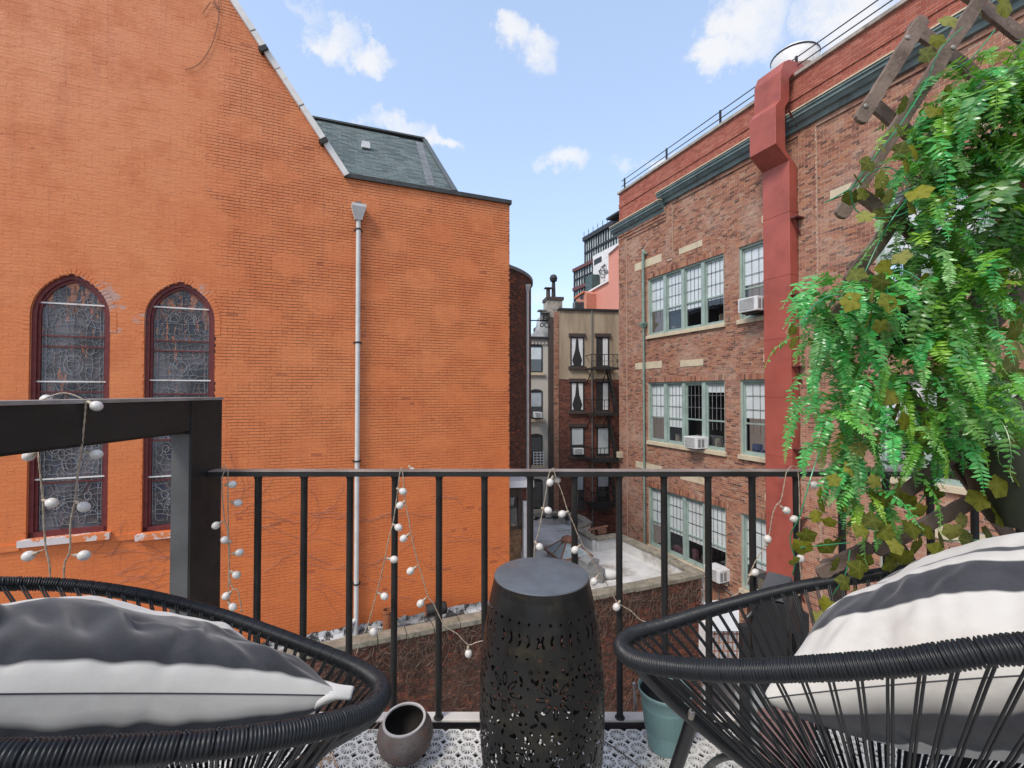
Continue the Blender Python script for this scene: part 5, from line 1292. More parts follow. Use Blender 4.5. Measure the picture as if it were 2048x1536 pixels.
# ================================================================== barrel stool
SX, SY = .0785, 1.226
stool = thing('garden_stool', 'dark metal barrel stool with pierced flower pattern in the middle of the balcony', 'stool', (SX, SY, 0))
Hs = .664
def rad(z):
    t = z / Hs; return .123 + .042 * (1 - abs(2 * t - 1) ** 2.1)
NU, NV = 620, 260
zz = np.linspace(.03, Hs - .025, NV + 1); th = np.linspace(0, 2 * np.pi, NU, endpoint=False)
Z, T = np.meshgrid(zz, th, indexing='ij'); Rr = .123 + .042 * (1 - np.abs(2 * Z / Hs - 1) ** 2.1)
V = np.stack([Rr * np.cos(T), Rr * np.sin(T), Z], -1).reshape(-1, 3)
I, J = np.meshgrid(np.arange(NV), np.arange(NU), indexing='ij'); J2 = (J + 1) % NU
F = np.stack([I * NU + J, I * NU + J2, (I + 1) * NU + J2, (I + 1) * NU + J], -1).reshape(-1, 4)
cz = (zz[:-1] + zz[1:]) / 2; ct = th + np.pi / NU; CZ, CT = np.meshgrid(cz, ct, indexing='ij'); RM = .155
hole = np.zeros(CZ.shape, bool)
def ell(u0, z0, ru, rv, ang=0, ring=0):
    du = (CT - u0 + np.pi) % (2 * np.pi) - np.pi; x = du * RM; y = CZ - z0; c, s = math.cos(ang), math.sin(ang)
    a = (x * c + y * s) / ru; b = (-x * s + y * c) / rv; r = a * a + b * b
    global hole
    hole |= (r < 1) & (r > ring)
def crescent(u0, z0, r, a0, sgn):
    du = (CT - u0 + np.pi) % (2 * np.pi) - np.pi; x = du * RM * sgn; y = CZ - z0; global hole
    d = np.hypot(x + r * .55, y); hole |= (d > r * .80) & (d < r * 1.12) & (x > r * .08) & (np.abs(y) < r * .72)
for row in (.596, .522, .318 + .03, .15, .018 + .06):
    for k in range(34): ell(2 * math.pi * k / 34, row, .0042, .0033)
for k in range(40):
    u = 2 * math.pi * k / 40; crescent(u, .560, .020, 0, 1 if (k // 5) % 2 else -1)
    crescent(u, .115, .020, 0, 1 if (k // 5) % 2 else -1)
rs_ = random.Random(12)
for row, cnt, o in ((.492, 24, 0), (.375, 24, .5), (.34, 30, .2), (.275, 26, .1), (.225, 26, .6), (.178, 30, .3)):
    for k in range(cnt):
        u = 2 * math.pi * (k + o) / cnt + rs_.uniform(-.04, .04); z0 = row + rs_.uniform(-.008, .008)
        if row == .492 or row == .375:
            if abs(((u + math.pi / 2 - 2 * math.pi * .18 / 8) / (2 * math.pi / 8) + .5) % 1 - .5) < .22: continue
        if rs_.random() < .5: ell(u, z0, rs_.uniform(.0042, .0064), rs_.uniform(.0034, .005), rs_.uniform(0, 3))
        else: ell(u, z0, .0100, .0036, rs_.uniform(-.9, .9))
for ri, row in enumerate(np.arange(.165, .50, .0195)):
    for k in range(46):
        u = 2 * math.pi * (k + .5 * (ri % 2)) / 46 + rs_.uniform(-.02, .02); fk = ((u + math.pi / 2) / (2 * math.pi / 8) - .18 + .5) % 1 - .5
        if math.hypot(fk * 2 * math.pi / 8 * RM, (row - .436) * 1.0) < .055 or rs_.random() < .42: continue
        ell(u, row, rs_.uniform(.0028, .0046), rs_.uniform(.0022, .0052), rs_.uniform(0, 3))
for k in range(8):
    u = 2 * math.pi * (k + .18) / 8 - math.pi / 2
    for z0 in (.436,):
        for p in range(8):
            a = 2 * math.pi * p / 8 + math.pi / 8 * 0; ell(u + .030 * math.cos(a) / RM, z0 + .030 * math.sin(a), .0165, .0062, a, .36)
        for p in range(4):
            a = math.pi / 4 + p * math.pi / 2; ell(u + .060 * math.cos(a) / RM, z0 + .055 * math.sin(a), .009, .0035, a + 1.2); ell(u + .052 * math.cos(a + .2) / RM, z0 + .062 * math.sin(a + .2), .0045, .0045)
            ell(u + .050 * math.cos(a - .25) / RM, z0 + .052 * math.sin(a - .25), .0035, .0035)
    for z0 in (.30, .25, .20):
        uu = u + (.22 if z0 == .25 else 0)
        for o in (0, .37):
            for p in range(5):
                a = 2 * math.pi * p / 5 + z0 * 9 + o; ell(uu + o + .0115 * math.cos(a) / RM, z0 + .0115 * math.sin(a) + o * .02, .0075, .0028, a)
        for q in range(3): ell(uu + .18 + q * .03, z0 + .02 - q * .012, .003, .004, .5)
    for p in range(8): a = 2 * math.pi * p / 8; ell(u + .2 + .022 * math.cos(a) / RM, .115 + .022 * math.sin(a) - .03, .011, .0045, a, .3)
F = F[~hole.ravel()]
np_mesh('pierced_wall', V, F, m_stool, stool, smooth=True)
m = M(); m.lathe([(.106, .03), (.11, .0), (.122, .0), (rad(.03), .03)], (0, 0, 0), 64); m.build('base_ring', m_stool, stool, smooth='auto')
m = M(); rt_ = rad(Hs - .025); m.lathe([(rt_, Hs - .025), (.1262, Hs - .004)], (0, 0, 0), 96); m.build('upper_band', m_stool, stool, smooth='auto')
m = M(); m.lathe([(.1262, Hs - .004), (.125, Hs - .001), (.122, Hs), (.02, Hs - .003), (.001, Hs - .003)], (0, 0, 0), 96); m.build('top', m_stooltop, stool, smooth='auto')
m = M()
for q in np.linspace(.05, Hs - .03, 40): m.box(-.002, .002, -rad(q) - .0012, -rad(q) + .001, q - .008, q + .008)
so = m.build('seam', m_stool, stool); so.rotation_euler = (0, 0, R(22))

# ================================================================== pots
PS = .86
pot = thing('clay_pot', 'small round empty greyish brown pot with pierced sides leaning open towards the chair', 'pot', pixz(813, 1509, 0), R(0))
prof = [(.035, .0), (.045, .004), (.062, .022), (.077, .048), (.083, .075), (.080, .10), (.070, .122), (.064, .132), (.062, .137), (.0575, .137), (.059, .131), (.066, .118), (.074, .09), (.076, .07), (.06, .03), (.03, .012), (.001, .011)]
prof = [(r * 1.05, z * PS) for r, z in prof]
tilt = Matrix.Rotation(R(7), 3, 'X') @ Matrix.Rotation(R(-2), 3, 'Y')
m = M(); m.lathe(prof[:9], (0, 0, .004), 48, rot=tilt); m.build('body', m_oldpot, pot, smooth=True)
m = M(); m.lathe(prof[8:10], (0, 0, .0045), 48, rot=tilt); m.lathe([(.0665, .134 * PS), (.0665, .139 * PS), (.0595, .139 * PS), (.0595, .133 * PS)], (0, 0, .004), 48, rot=tilt); m.build('rim', m_potrim, pot, smooth='auto')
m = M(); m.lathe(prof[9:], (0, 0, .004), 48, rot=tilt); m.build('inside', m_potin, pot, smooth=True)
m = M(); rp = random.Random(6)
for k in range(190):
    a = rp.uniform(-2.9, 1.0) if rp.random() < .7 else rp.uniform(0, 6.28); h = rp.uniform(.035, .125) * PS
    r = np.interp(h, [p[1] for p in prof[:9]], [p[0] for p in prof[:9]]) + .0003; n = Vector((math.cos(a), math.sin(a), 0)); s_ = Vector((-math.sin(a), math.cos(a), 0)); q = rp.uniform(.0009, .0018)
    c = tilt @ (n * r + Vector((0, 0, h))) + Vector((0, 0, .004)); m.add([c + tilt @ (s_ * q * math.cos(t) + Vector((0, 0, q * math.sin(t)))) + tilt @ n * .0004 for t in np.linspace(0, 2 * math.pi, 6, endpoint=False)], [(0, 1, 2, 3, 4, 5)])
m.build('pierced_hole', m_potin, pot, kind='stuff')
gp = thing('plastic_planter', 'teal green plastic plant pot under the edge of the right chair', 'pot', pixz(1330, 1492, 0))
m = M(); N_ = 96; prof = [(.050, 0), (.053, .002), (.060, .05), (.069, .11), (.074, .145), (.081, .178), (.0835, .180), (.0845, .188), (.0825, .190), (.080, .186), (.077, .172)]
m.lathe(prof, (0, 0, 0), N_); m.build('body', m_greenpot, gp, smooth='auto')
m = M()
for k in range(60): a = 2 * math.pi * k / 60; c0 = Vector((math.cos(a), math.sin(a), 0)); m.bar(c0 * .0625 + Vector((0, 0, .06)), c0 * .0725 + Vector((0, 0, .135)), .0028, .0025, up=c0)
m.lathe([(.0727, .138), (.0742, .140), (.0735, .1425)], (0, 0, 0), 64); m.lathe([(.0615, .055), (.0630, .057), (.0622, .0595)], (0, 0, 0), 64); m.build('rib', m_greenpot, gp)
m = M(); m.lathe([(.078, .176), (.071, .15), (.066, .12), (.0645, .118), (.02, .119), (.001, .119)], (0, 0, 0), 48); m.build('inner_liner', m_soil, gp, smooth='auto')
m = M(); bp = thing('galvanised_pipe', 'short galvanised pipe standing outside the railing near the teal pot', 'pipe', pix(1271, 1445, 1.66)); p0 = pix(1271, 1425, 1.66); p1 = pix(1268, 1366, 1.66); m.tube([p0, p1], .005, 8); m.tube([pix(1269, 1366, 1.66), pix(1277, 1380, 1.66)], .0015, 5); m.build('pipe', plain('galvanised', (.35, .37, .38), .35, .6), bp, world=True)
# dead leaf bits and a thin cable on the deck
t = thing('dead_grass', 'orange dried grass blades on the tiles beside the left chair', 'dried grass', pixz(655, 1510, 0)); m = M(); rp = random.Random(9)
for k in range(10):
    a = pixz(rp.uniform(630, 680), rp.uniform(1480, 1540), .004); d_ = Vector((rp.uniform(-.04, .04), rp.uniform(-.05, .05), 0)); m.tube([a, a + d_ + Vector((0, 0, .008)), a + 2 * d_ + Vector((.01, 0, .002))], .0016, 4)
m.build('blade', plain('dry_grass', (.40, .19, .06), .8, var=.3), t, world=True)
t = thing('thin_cable', 'thin brown cable lying across the tiles right of the stool', 'cable', pixz(1225, 1490, 0)); m = M(); m.tube(smooth_path([pixz(*q, .004) for q in ((1180, 1465), (1205, 1480), (1235, 1500), (1265, 1522), (1290, 1545))], 5), .0015, 5); m.build('cable', m_vine, t, world=True)
t = thing('fallen_leaf', 'brown curled leaf by the small clay pot', 'leaf', pixz(745, 1452, 0)); m = M(); m.tube(smooth_path([pixz(735, 1463, .006), pixz(748, 1455, .012), pixz(757, 1445, .01)], 4), [.002] * 8 + [.004], 5); m.build('leaf', m_vine2, t, world=True)

# ================================================================== cord chairs
def resample(loop, n):
    P = np.array([tuple(p) for p in loop]); Q = np.vstack([P, P[:1]]); d = np.r_[0, np.cumsum(np.linalg.norm(np.diff(Q, axis=0), axis=1))]
    s = np.linspace(0, d[-1], n, endpoint=False); return np.stack([np.interp(s, d, Q[:, i]) for i in range(3)], 1), d[-1]
def cord_chair(label, ctrl, base, tubes, ncord, seed):
    rg = np.random.default_rng(seed); loop = smooth_loop(ctrl, 14); P0, L = resample(loop, 400)
    t = thing('cord_chair', label, 'chair', (base[0], base[1], 0), 0, 'black cord chairs facing the railing')
    c3 = Vector((base[0], base[1], 0))
    pitch = .0046; nr = int(L / pitch); K = 5; n = nr * K; P, _ = resample(loop, n)
    T = np.roll(P, -1, 0) - np.roll(P, 1, 0); T /= np.linalg.norm(T, axis=1)[:, None]
    up = np.array([0, 0, 1.0]); U = np.cross(T, up); U /= np.linalg.norm(U, axis=1)[:, None]; W_ = np.cross(U, T)
    k = np.arange(n); ph = (k % K) / K; rad_ = .0122 + .0034 * np.sqrt(np.clip(1 - (2 * ph - 1) ** 2, 0, 1)); 
    # every few turns the wrapping shows a gap where a seat cord is tied
    turn = k // K; rad_ = np.where((turn % 7 == 0) & (ph < .5), rad_ - .0016, rad_)
    rad_ = rad_ + rg.uniform(-.0003, .0003, nr).repeat(K)
    NS = 18; A = np.linspace(0, 2 * np.pi, NS, endpoint=False)
    V = P[:, None] + rad_[:, None, None] * (np.cos(A)[None, :, None] * U[:, None] + np.sin(A)[None, :, None] * W_[:, None])
    V = V.reshape(-1, 3) - np.array([base[0], base[1], 0]); I, J = np.meshgrid(np.arange(n), np.arange(NS), indexing='ij'); I2 = (I + 1) % n; J2 = (J + 1) % NS
    F = np.stack([I * NS + J, I * NS + J2, I2 * NS + J2, I2 * NS + J], -1).reshape(-1, 4)
    np_mesh('wrapped_rim', V, F, m_cord, t, smooth=True)
    # seat cords fan from the rim to a small ring below the seat
    PC, _ = resample(loop, ncord); cx, cy = base[0], base[1]; zb_ = base[2]; ctr = PC.mean(0)
    for i in range(ncord):
        p = Vector(PC[i]); a = math.atan2(p.y - ctr[1], p.x - ctr[0]); rb = .075
        q = Vector((cx + rb * math.cos(a), cy + rb * math.sin(a), zb_ + .01 * math.sin(3 * a)))
        for s in (-1, 1):
            tt = Vector(PC[(i + 1) % ncord] - PC[i - 1]).normalized() * .0027 * s
            inn = (Vector((ctr[0], ctr[1], p.z)) - p).normalized() * .015
            m = M(); m.tube([p + tt * .8 + Vector((0, 0, .016)), p + tt + inn + Vector((0, 0, -.002)), p.lerp(q, .12) + tt + inn * .75, p.lerp(q, .5) + tt + Vector((0, 0, -.006)), q + tt * .6], .0019, 6)
            if i < 148: m.build('seat_cord', m_cord, t, world=True, smooth=True)
    m = M(); m.tube([Vector((cx + .078 * math.cos(a), cy + .078 * math.sin(a), zb_)) for a in np.linspace(0, 2 * math.pi, 25)], .009, 8); m.build('bottom_ring', m_tube, t, world=True, smooth=True)
    for nm, pts, r in tubes:
        m = M(); m.tube(smooth_path(pts, 6), r, 14); m.build(nm, m_tube, t, world=True, smooth='auto')
    return t
ctrlL = [pix(*q) for q in ((0, 1168, 1.0), (150, 1172, 1.08), (300, 1194, 1.12), (445, 1232, 1.12), (600, 1288, 1.02), (700, 1328, .94), (752, 1360, .85), (764, 1385, .77), (745, 1415, .70), (680, 1443, .635), (560, 1470, .565), (400, 1492, .51), (200, 1505, .475), (0, 1515, .445))] + [Vector((-.62, .43, .81)), Vector((-.85, .48, .845)), Vector((-1.05, .64, .85)), Vector((-1.14, .83, .79))]
baseL = (-.60, .86, .30)
floorp = lambda px, py: pixz(px, py, .012)
cord_chair('black round cord chair on the left holding a striped cushion', ctrlL, baseL,
    [('frame_tube', [pix(764, 1398, .77) , pix(735, 1440, .77), pix(640, 1500, .80), pix(560, 1560, .84), Vector((-.55, .95, .30))], .011),
     ('leg', [pix(650, 1495, .80), pix(620, 1560, .86), Vector((-.38, 1.02, .012))], .011), ('leg', [Vector((-.66, .90, .30)), Vector((-.95, 1.12, .012))], .011),
     ('leg', [Vector((-.60, .80, .30)), Vector((-.50, .45, .012))], .011), ('leg', [Vector((-.68, .80, .30)), Vector((-1.02, .50, .012))], .011)], 82, 5)
ctrlR = [pix(*q) for q in ((2100, 1108, 1.10), (1900, 1125, 1.17), (1750, 1150, 1.20), (1600, 1174, 1.19), (1450, 1212, 1.12), (1340, 1246, 1.03), (1270, 1268, .95), (1243, 1290, .87), (1262, 1316, .80), (1330, 1332, .73), (1450, 1341, .665), (1600, 1338, .60), (1800, 1325, .535), (2060, 1296, .475))] + [Vector((.72, .42, .92)), Vector((.98, .52, .97)), Vector((1.22, .75, .97)), Vector((1.32, 1.0, .88))]
baseR = (.72, .86, .30)
cord_chair('black round cord chair on the right with white striped cushion beside the green plants', ctrlR, baseR,
    [('frame_tube', [pix(1252, 1300, .86), pix(1300, 1358, .88), pix(1378, 1432, .89), pix(1500, 1530, .89), Vector((.62, .92, .30))], .0125),
     ('leg', [pix(1384, 1440, .895), pix(1352, 1536, .94), Vector((.28, 1.07, .012))], .0125), ('leg', [Vector((.70, .95, .30)), pix(1475, 1512, 1.15), floorp(1405, 1545)], .009),
     ('leg', [Vector((.72, .80, .30)), Vector((.55, .45, .012))], .011), ('leg', [Vector((.80, .85, .30)), Vector((1.1, .75, .012))], .011)], 86, 6)
t = [o for o in bpy.data.objects if o.name.startswith('cord_chair')][-1]
c = pix(1383, 1426, .875); m = M(); m.lathe([(.0065, -.012), (.0065, .002), (.005, .006), (.002, .007)], c, 12, rot=Matrix.Rotation(R(25), 3, 'X')); m.build('bolt', m_screw, t, world=True)

# ================================================================== striped cushions
def cushion(label, A, N, FA, FN, thick, bounds_top, bounds_low, start_dark, seed, sag=0.0):
    A, N, FA, FN = map(Vector, (A, N, FA, FN)); nrm = (N - A).cross(FA - A).normalized()
    if nrm.z < 0: nrm = -nrm
    G = 110; u = np.linspace(-1, 1, G + 1); Uu, Vv = np.meshgrid(u, u, indexing='ij')
    cen = (A + N + FA + FN) / 4; t = thing('striped_cushion', label, 'cushion', cen)
    rg = random.Random(seed); Vs = []; S_ = []
    creases = {sd_: [(rg.uniform(-.8, .85), rg.choice([-.85, -.75, -.6, -.45]), rg.uniform(.7, 2.1), rg.uniform(.035, .075), rg.uniform(.2, .5), rg.uniform(.004, .010) * (1 if seed == 3 else .3)) for _ in range(15)] for sd_ in (1, -1)}
    for side in (1, -1):
        bounds = bounds_top if side > 0 else bounds_low
        for i in range(G + 1):
            for j in range(G + 1):
                a, b = Uu[i, j], Vv[i, j]      # a along near edge (A->N), b near(-1) -> far(+1)
                a2 = a * (1 - .075 * (1 - b * b)); b2 = b * (1 - .075 * (1 - a * a))
                f, g_ = (a2 + 1) / 2, (b2 + 1) / 2
                p = A.lerp(N, f).lerp(FA.lerp(FN, f), g_)
                prof = ((1 - a * a) * (1 - b * b)) ** .42
                edge = 1 - max(abs(a), abs(b))
                wr = mnoise.noise(Vector((a * 3.0 + seed, b * 1.1, side))) * .005 + mnoise.noise(Vector((a * 9 + seed, b * 2.2, side * 3))) * .0045 * min(1, 1.8 * (1 - edge)) + mnoise.noise(Vector((a * 1.5 + b, b * 2.0 + seed, 5))) * .016
                # puckers radiating from the seam
                wr += math.sin(a * 17 + 3 * mnoise.noise(Vector((a * 2, 0, seed)))) * .0016 * math.exp(-((1 - abs(b)) * 3.2) ** 2) * min(1, (1 - abs(b)) * 9)
                for (ca, cb, cd, cw, cl_, ch_) in creases[side]:
                    dx, dy = a - ca, b - cb; q1 = dx * math.cos(cd) + dy * math.sin(cd); q2 = -dx * math.sin(cd) + dy * math.cos(cd); wr += ch_ * (math.exp(-(q2 / cw) ** 2) - .6 * math.exp(-((q2 - cw * 1.5) / cw) ** 2)) * math.exp(-(q1 / cl_) ** 2)
                p = p + nrm * (side * ((thick if side > 0 else thick * 1.6) * prof + wr * min(1, prof * 2)))
                Vs.append(tuple(p - cen)); 
                bb = b + .008 * mnoise.noise(Vector((a * 3, 1.5, seed)))
                k = sum(1 for q in bounds if bb > q); dd = min(abs(bb - q) for q in bounds); dark = (k % 2 == 0) == start_dark
                S_.append(.5 + (dd * 2 if dark else -dd * 2))
    n1 = (G + 1) ** 2; I, J = np.meshgrid(np.arange(G), np.arange(G), indexing='ij'); q = np.stack([I * (G + 1) + J, (I + 1) * (G + 1) + J, (I + 1) * (G + 1) + J + 1, I * (G + 1) + J + 1], -1).reshape(-1, 4)
    F = np.vstack([q, q[:, ::-1] + n1])
    o = np_mesh('cover', np.array(Vs), F, m_pillow, t, val=S_, aname='stripe', smooth=True)
    # seam cord along the four edges
    m = M(); pts = []
    for k in range(80):
        s = k / 20; e = int(s); w = (s - e) * 2 - 1; a, b = [(w, -1), (1, w), (-w, 1), (-1, -w)][e]
        a2 = a * (1 - .075 * (1 - b * b)); b2 = b * (1 - .075 * (1 - a * a)); f, g_ = (a2 + 1) / 2, (b2 + 1) / 2; pts.append(A.lerp(N, f).lerp(FA.lerp(FN, f), g_))
    m.tube(pts + [pts[0]], .0011, 5, cap=False); m.build('seam', m_seam, t, world=True)
    return t, nrm, A
cl_, nl, A_ = cushion('dark grey and white striped cushion lying in the left cord chair', (-.290, .785, .632), (-.70, .475, .835), (-.63, 1.00, .585), (-1.03, .73, .79), .078, (-.942, .03, .7), (-.979, -.4), False, 3)
cr_, nr_, A2 = cushion('off white cushion with charcoal stripes leaning in the right cord chair', (.436, .80, .617), (.76, .50, .85), (.87, 1.06, .67), (1.19, .77, .91), .105, (-.62, -.31, -.14, -.05, .3, .6), (-.985, -.80, -.3, .1), False, 8)
# crumpled corner tip of the left cushion
m = M(); tp = pix(705, 1386, .79); q0 = A_
for k in range(5):
    a = k - 2; m.tube(smooth_path([q0 + Vector((-.05, .01 * a, .004 * a)), q0 + Vector((-.015, .006 * a, .006)), tp + Vector((0, .003 * a, .002 * a))], 5), [.006, .0065, .007, .007, .0065, .006, .0055, .005, .0045, .004, .003], 8)
m.build('corner_tuft', plain('cushion_corner_canvas', (.58, .555, .52), .9), cl_, world=True, smooth=True)

# ================================================================== black grill at the railing
gr = thing('barbecue_grill', 'small black barbecue grill with grey lid behind the right chair', 'grill', pix(1545, 1400, 1.5))
Yg = 1.50
def slab(poly, y0, y1, m): m.prism([pix(a, b, y0) for a, b in poly], (0, y1 - y0, 0))
m = M(); a, b, c, d = pix(1513, 1173, Yg), pix(1531, 1159, Yg + .16), pix(1571, 1168, Yg + .16), pix(1566, 1183, Yg)
zt2 = .50; 
def P(px, Y, z): return Vector(((px - 1024) / FPX * Y, Y, z))
l0, l1 = P(1512, 1.42, .515), P(1566, 1.42, .495); l2, l3 = P(1584, 1.56, .50), P(1530, 1.56, .52)
top = [P(1516, 1.43, .535), P(1562, 1.43, .515), P(1580, 1.55, .525), P(1533, 1.55, .545)]
m.add([l0, l1, l2, l3] + top, [(3, 2, 1, 0), (4, 5, 6, 7), (0, 1, 5, 4), (1, 2, 6, 5), (2, 3, 7, 6), (3, 0, 4, 7)]); m.build('lid', m_bbqlid, gr, world=True, bevel=.004)
m = M(); body = [P(1495, 1.42, .42), P(1570, 1.42, .40), P(1605, 1.56, .40), P(1510, 1.56, .43)]; low_ = [P(1512, 1.42, .24), P(1572, 1.42, .17), P(1592, 1.56, .17), P(1515, 1.56, .24)]; up_ = [p.copy() for p in (l0, l1, l2, l3)]
for p in up_: p.z -= .005
m.add(low_ + body + up_, [(3, 2, 1, 0), (0, 1, 5, 4), (1, 2, 6, 5), (2, 3, 7, 6), (3, 0, 4, 7), (4, 5, 9, 8), (5, 6, 10, 9), (6, 7, 11, 10), (7, 4, 8, 11), (8, 9, 10, 11)]); m.build('firebox', m_bbq, gr, world=True, bevel=.004)
m = M(); m.tube(smooth_path([P(1517, 1.42, .515), P(1506, 1.41, .50), P(1500, 1.41, .475), P(1488, 1.41, .455)], 4), .006, 8); m.build('handle', m_bbq, gr, world=True)
for px, Y in ((1484, 1.42), (1590, 1.42), (1500, 1.56), (1602, 1.56)): m = M(); x = (px - 1024) / FPX * Y; m.box(x - .011, x + .011, Y - .012, Y + .012, 0, .43 if px < 1550 else .40); m.build('leg', m_bbq, gr, world=True)
gas = P(1502, 1.47, 0); m = M(); m.lathe([(.05, .02), (.055, .04), (.055, .20), (.045, .235), (.02, .25)], gas, 20, close=True); gb = thing('gas_bottle', 'pale grey gas bottle under the grill', 'gas bottle', gas); m.build('bottle', plain('gas_bottle_grey', (.32, .34, .33), .5), gb, world=True, smooth='auto')
tc_ = P(1545, 1.45, .02); tt_ = thing('terracotta_box', 'dusty pink planter box below the grill', 'planter', tc_); m = M(); m.box(tc_.x - .07, tc_.x + .09, 1.40, 1.52, .0, .16); m.box(tc_.x - .075, tc_.x + .095, 1.395, 1.525, .16, .18); m.build('box', plain('dusty_pink', (.30, .17, .155), .8), tt_, world=True)
# ================================================================== string lights
def bulb(m_b, m_s, parent, px, py, wx, wy, Y, r):
    c = pix(px, py, Y); w = pix(wx, wy, Y); d = (c - w); L = d.length; d.normalize()
    q = Vector((0, 0, 1)).rotation_difference(d).to_matrix()
    s = M(); e = c - d * r * .85
    s.tube([w, w.lerp(e, .5) + Vector((0, 0, .0015)), e - d * .009], .0014, 6); s.lathe([(.0030, -.015), (.0042, -.011), (.0044, -.003), (.0056, .001)], e, 10, rot=q, close=True)
    so = s.build('socket', m_wire, parent, world=True, smooth=True)
    b = M(); b.sphere((0, 0, 0), r, 16, 11, (1, 1, 1.12), rot=q); b.v = [tuple(Vector(v) + c) for v in b.v]; b.build('bulb', m_bulb, parent, world=True, smooth=True)
def strand(label, paths, bulbs, Y, r):
    p0 = pix(*paths[0][0][:2], Y); t = thing('string_lights', label, 'string lights', p0, 0, 'string lights draped on the railing')
    for path in paths:
        pts = [pix(q[0], q[1], q[2] if len(q) > 2 else Y) for q in path]; sp = smooth_path(pts, 6)
        m = M()
        for k in (0, 1): m.tube([p + Vector((.0010 * math.cos(i * 1.3 + k * math.pi), .0010 * math.sin(i * 1.3 + k * math.pi), 0)) for i, p in enumerate(sp)], .0013 if Y > 1.4 else .0015, 5)
        m.build('wire', m_wire, t, world=True, smooth=True)
    for b in bulbs: bulb(None, None, t, b[0], b[1], b[2], b[3], b[4] if len(b) > 4 else Y, r)
    return t
strand('string lights hanging over the steel side beam at far left', [
    [(62, 812, 1.14), (80, 803, 1.14), (105, 791, 1.14), (130, 786, 1.15), (155, 793, 1.16), (178, 806, 1.17)],
    [(172, 803, 1.12), (170, 830, 1.12), (166, 870, 1.12), (163, 900, 1.12), (156, 945, 1.12), (150, 1000, 1.12), (141, 1050, 1.12), (140, 1100, 1.12), (129, 1130, 1.12), (128, 1180, 1.12)],
    [(77, 850, 1.2), (77, 902, 1.12), (81, 950, 1.12), (86, 1000, 1.12), (88, 1050, 1.12), (92, 1098, 1.12), (99, 1130, 1.12), (101, 1180, 1.12)]],
    [(193, 812, 177, 804), (193, 909, 165, 903), (168, 1014, 153, 1003), (168, 1111, 142, 1110), (58, 912, 77, 902), (104, 1006, 86, 1000), (57, 1112, 90, 1099), (92, 799, 80, 806, 1.2)], 1.12, .0125)
strand('string lights hanging down the edge of the black corner post', [
    [(444, 938), (447, 932), (451, 936), (444, 960), (446, 1010), (450, 1045), (455, 1060), (458, 1110), (460, 1160), (468, 1178), (476, 1182), (484, 1225)],
    [(456, 938), (456, 1000), (457, 1060), (459, 1100), (458, 1140), (457, 1190), (458, 1215)]],
    [(465, 969, 446, 970), (476, 1006, 457, 1003), (432, 1051, 447, 1042), (450, 1080, 456, 1082), (479, 1105, 461, 1108), (473, 1150, 460, 1141), (452, 1192, 470, 1177), (466, 1214, 457, 1205)], 1.545, .0125)
strand('string lights looped over the top rail left of the stool', [
    [(803, 935), (799, 950), (793, 1000), (786, 1045), (777, 1080), (770, 1116), (760, 1160), (752, 1190), (737, 1245), (722, 1280), (712, 1310)],
    [(803, 935), (806, 950), (808, 985), (810, 1002), (818, 1040), (822, 1068), (832, 1110), (838, 1132), (848, 1165), (856, 1193), (866, 1205), (874, 1222), (890, 1252), (915, 1268), (936, 1289), (955, 1284), (985, 1277)]],
    [(797, 1055, 785, 1048), (788, 1119, 770, 1116), (769, 1193, 755, 1185), (747, 1264, 736, 1252), (806, 983, 796, 978), (800, 1011, 809, 1003), (807, 1077, 821, 1066), (821, 1142, 836, 1131), (841, 1207, 855, 1193), (937, 1307, 936, 1290), (825, 943, 822, 938, 1.63)], 1.565, .0125)
strand('string lights looped over the top rail above the stool and sloping to the right chair', [
    [(1107, 936), (1098, 948), (1092, 985), (1086, 1018), (1078, 1060), (1070, 1090), (1067, 1130)],
    [(1107, 936), (1112, 955), (1124, 985), (1135, 1020), (1148, 1050), (1156, 1070), (1165, 1088), (1180, 1112), (1190, 1130), (1200, 1148), (1215, 1170), (1226, 1190), (1236, 1206), (1262, 1222), (1282, 1240), (1310, 1246), (1330, 1243)]],
    [(1100, 965, 1106, 952), (1114, 959, 1106, 950, 1.6), (1096, 1021, 1086, 1017), (1079, 1094, 1071, 1085), (1124, 1028, 1138, 1022), (1150, 1100, 1164, 1087), (1188, 1163, 1199, 1146), (1233, 1214, 1240, 1205 - 4)], 1.565, .0125)
strand('string lights looped over the top rail beside the hanging plants', [
    [(1582, 932), (1573, 945), (1570, 960), (1562, 1000), (1553, 1010), (1545, 1030), (1540, 1060), (1534, 1085), (1515, 1115), (1503, 1140), (1490, 1175), (1466, 1192), (1450, 1205), (1440, 1214)],
    [(1582, 932), (1594, 937), (1598, 970), (1599, 1035), (1598, 1100), (1602, 1150), (1604, 1180), (1596, 1192)]],
    [(1562, 949, 1573, 943, 1.6), (1573, 1021, 1556, 1009), (1535, 1078, 1534, 1095), (1510, 1145, 1500, 1150), (1628, 970, 1600, 966), (1588, 1038, 1599, 1036), (1601, 1117, 1600, 1100), (1586, 1176, 1604, 1170)], 1.565, .0125)

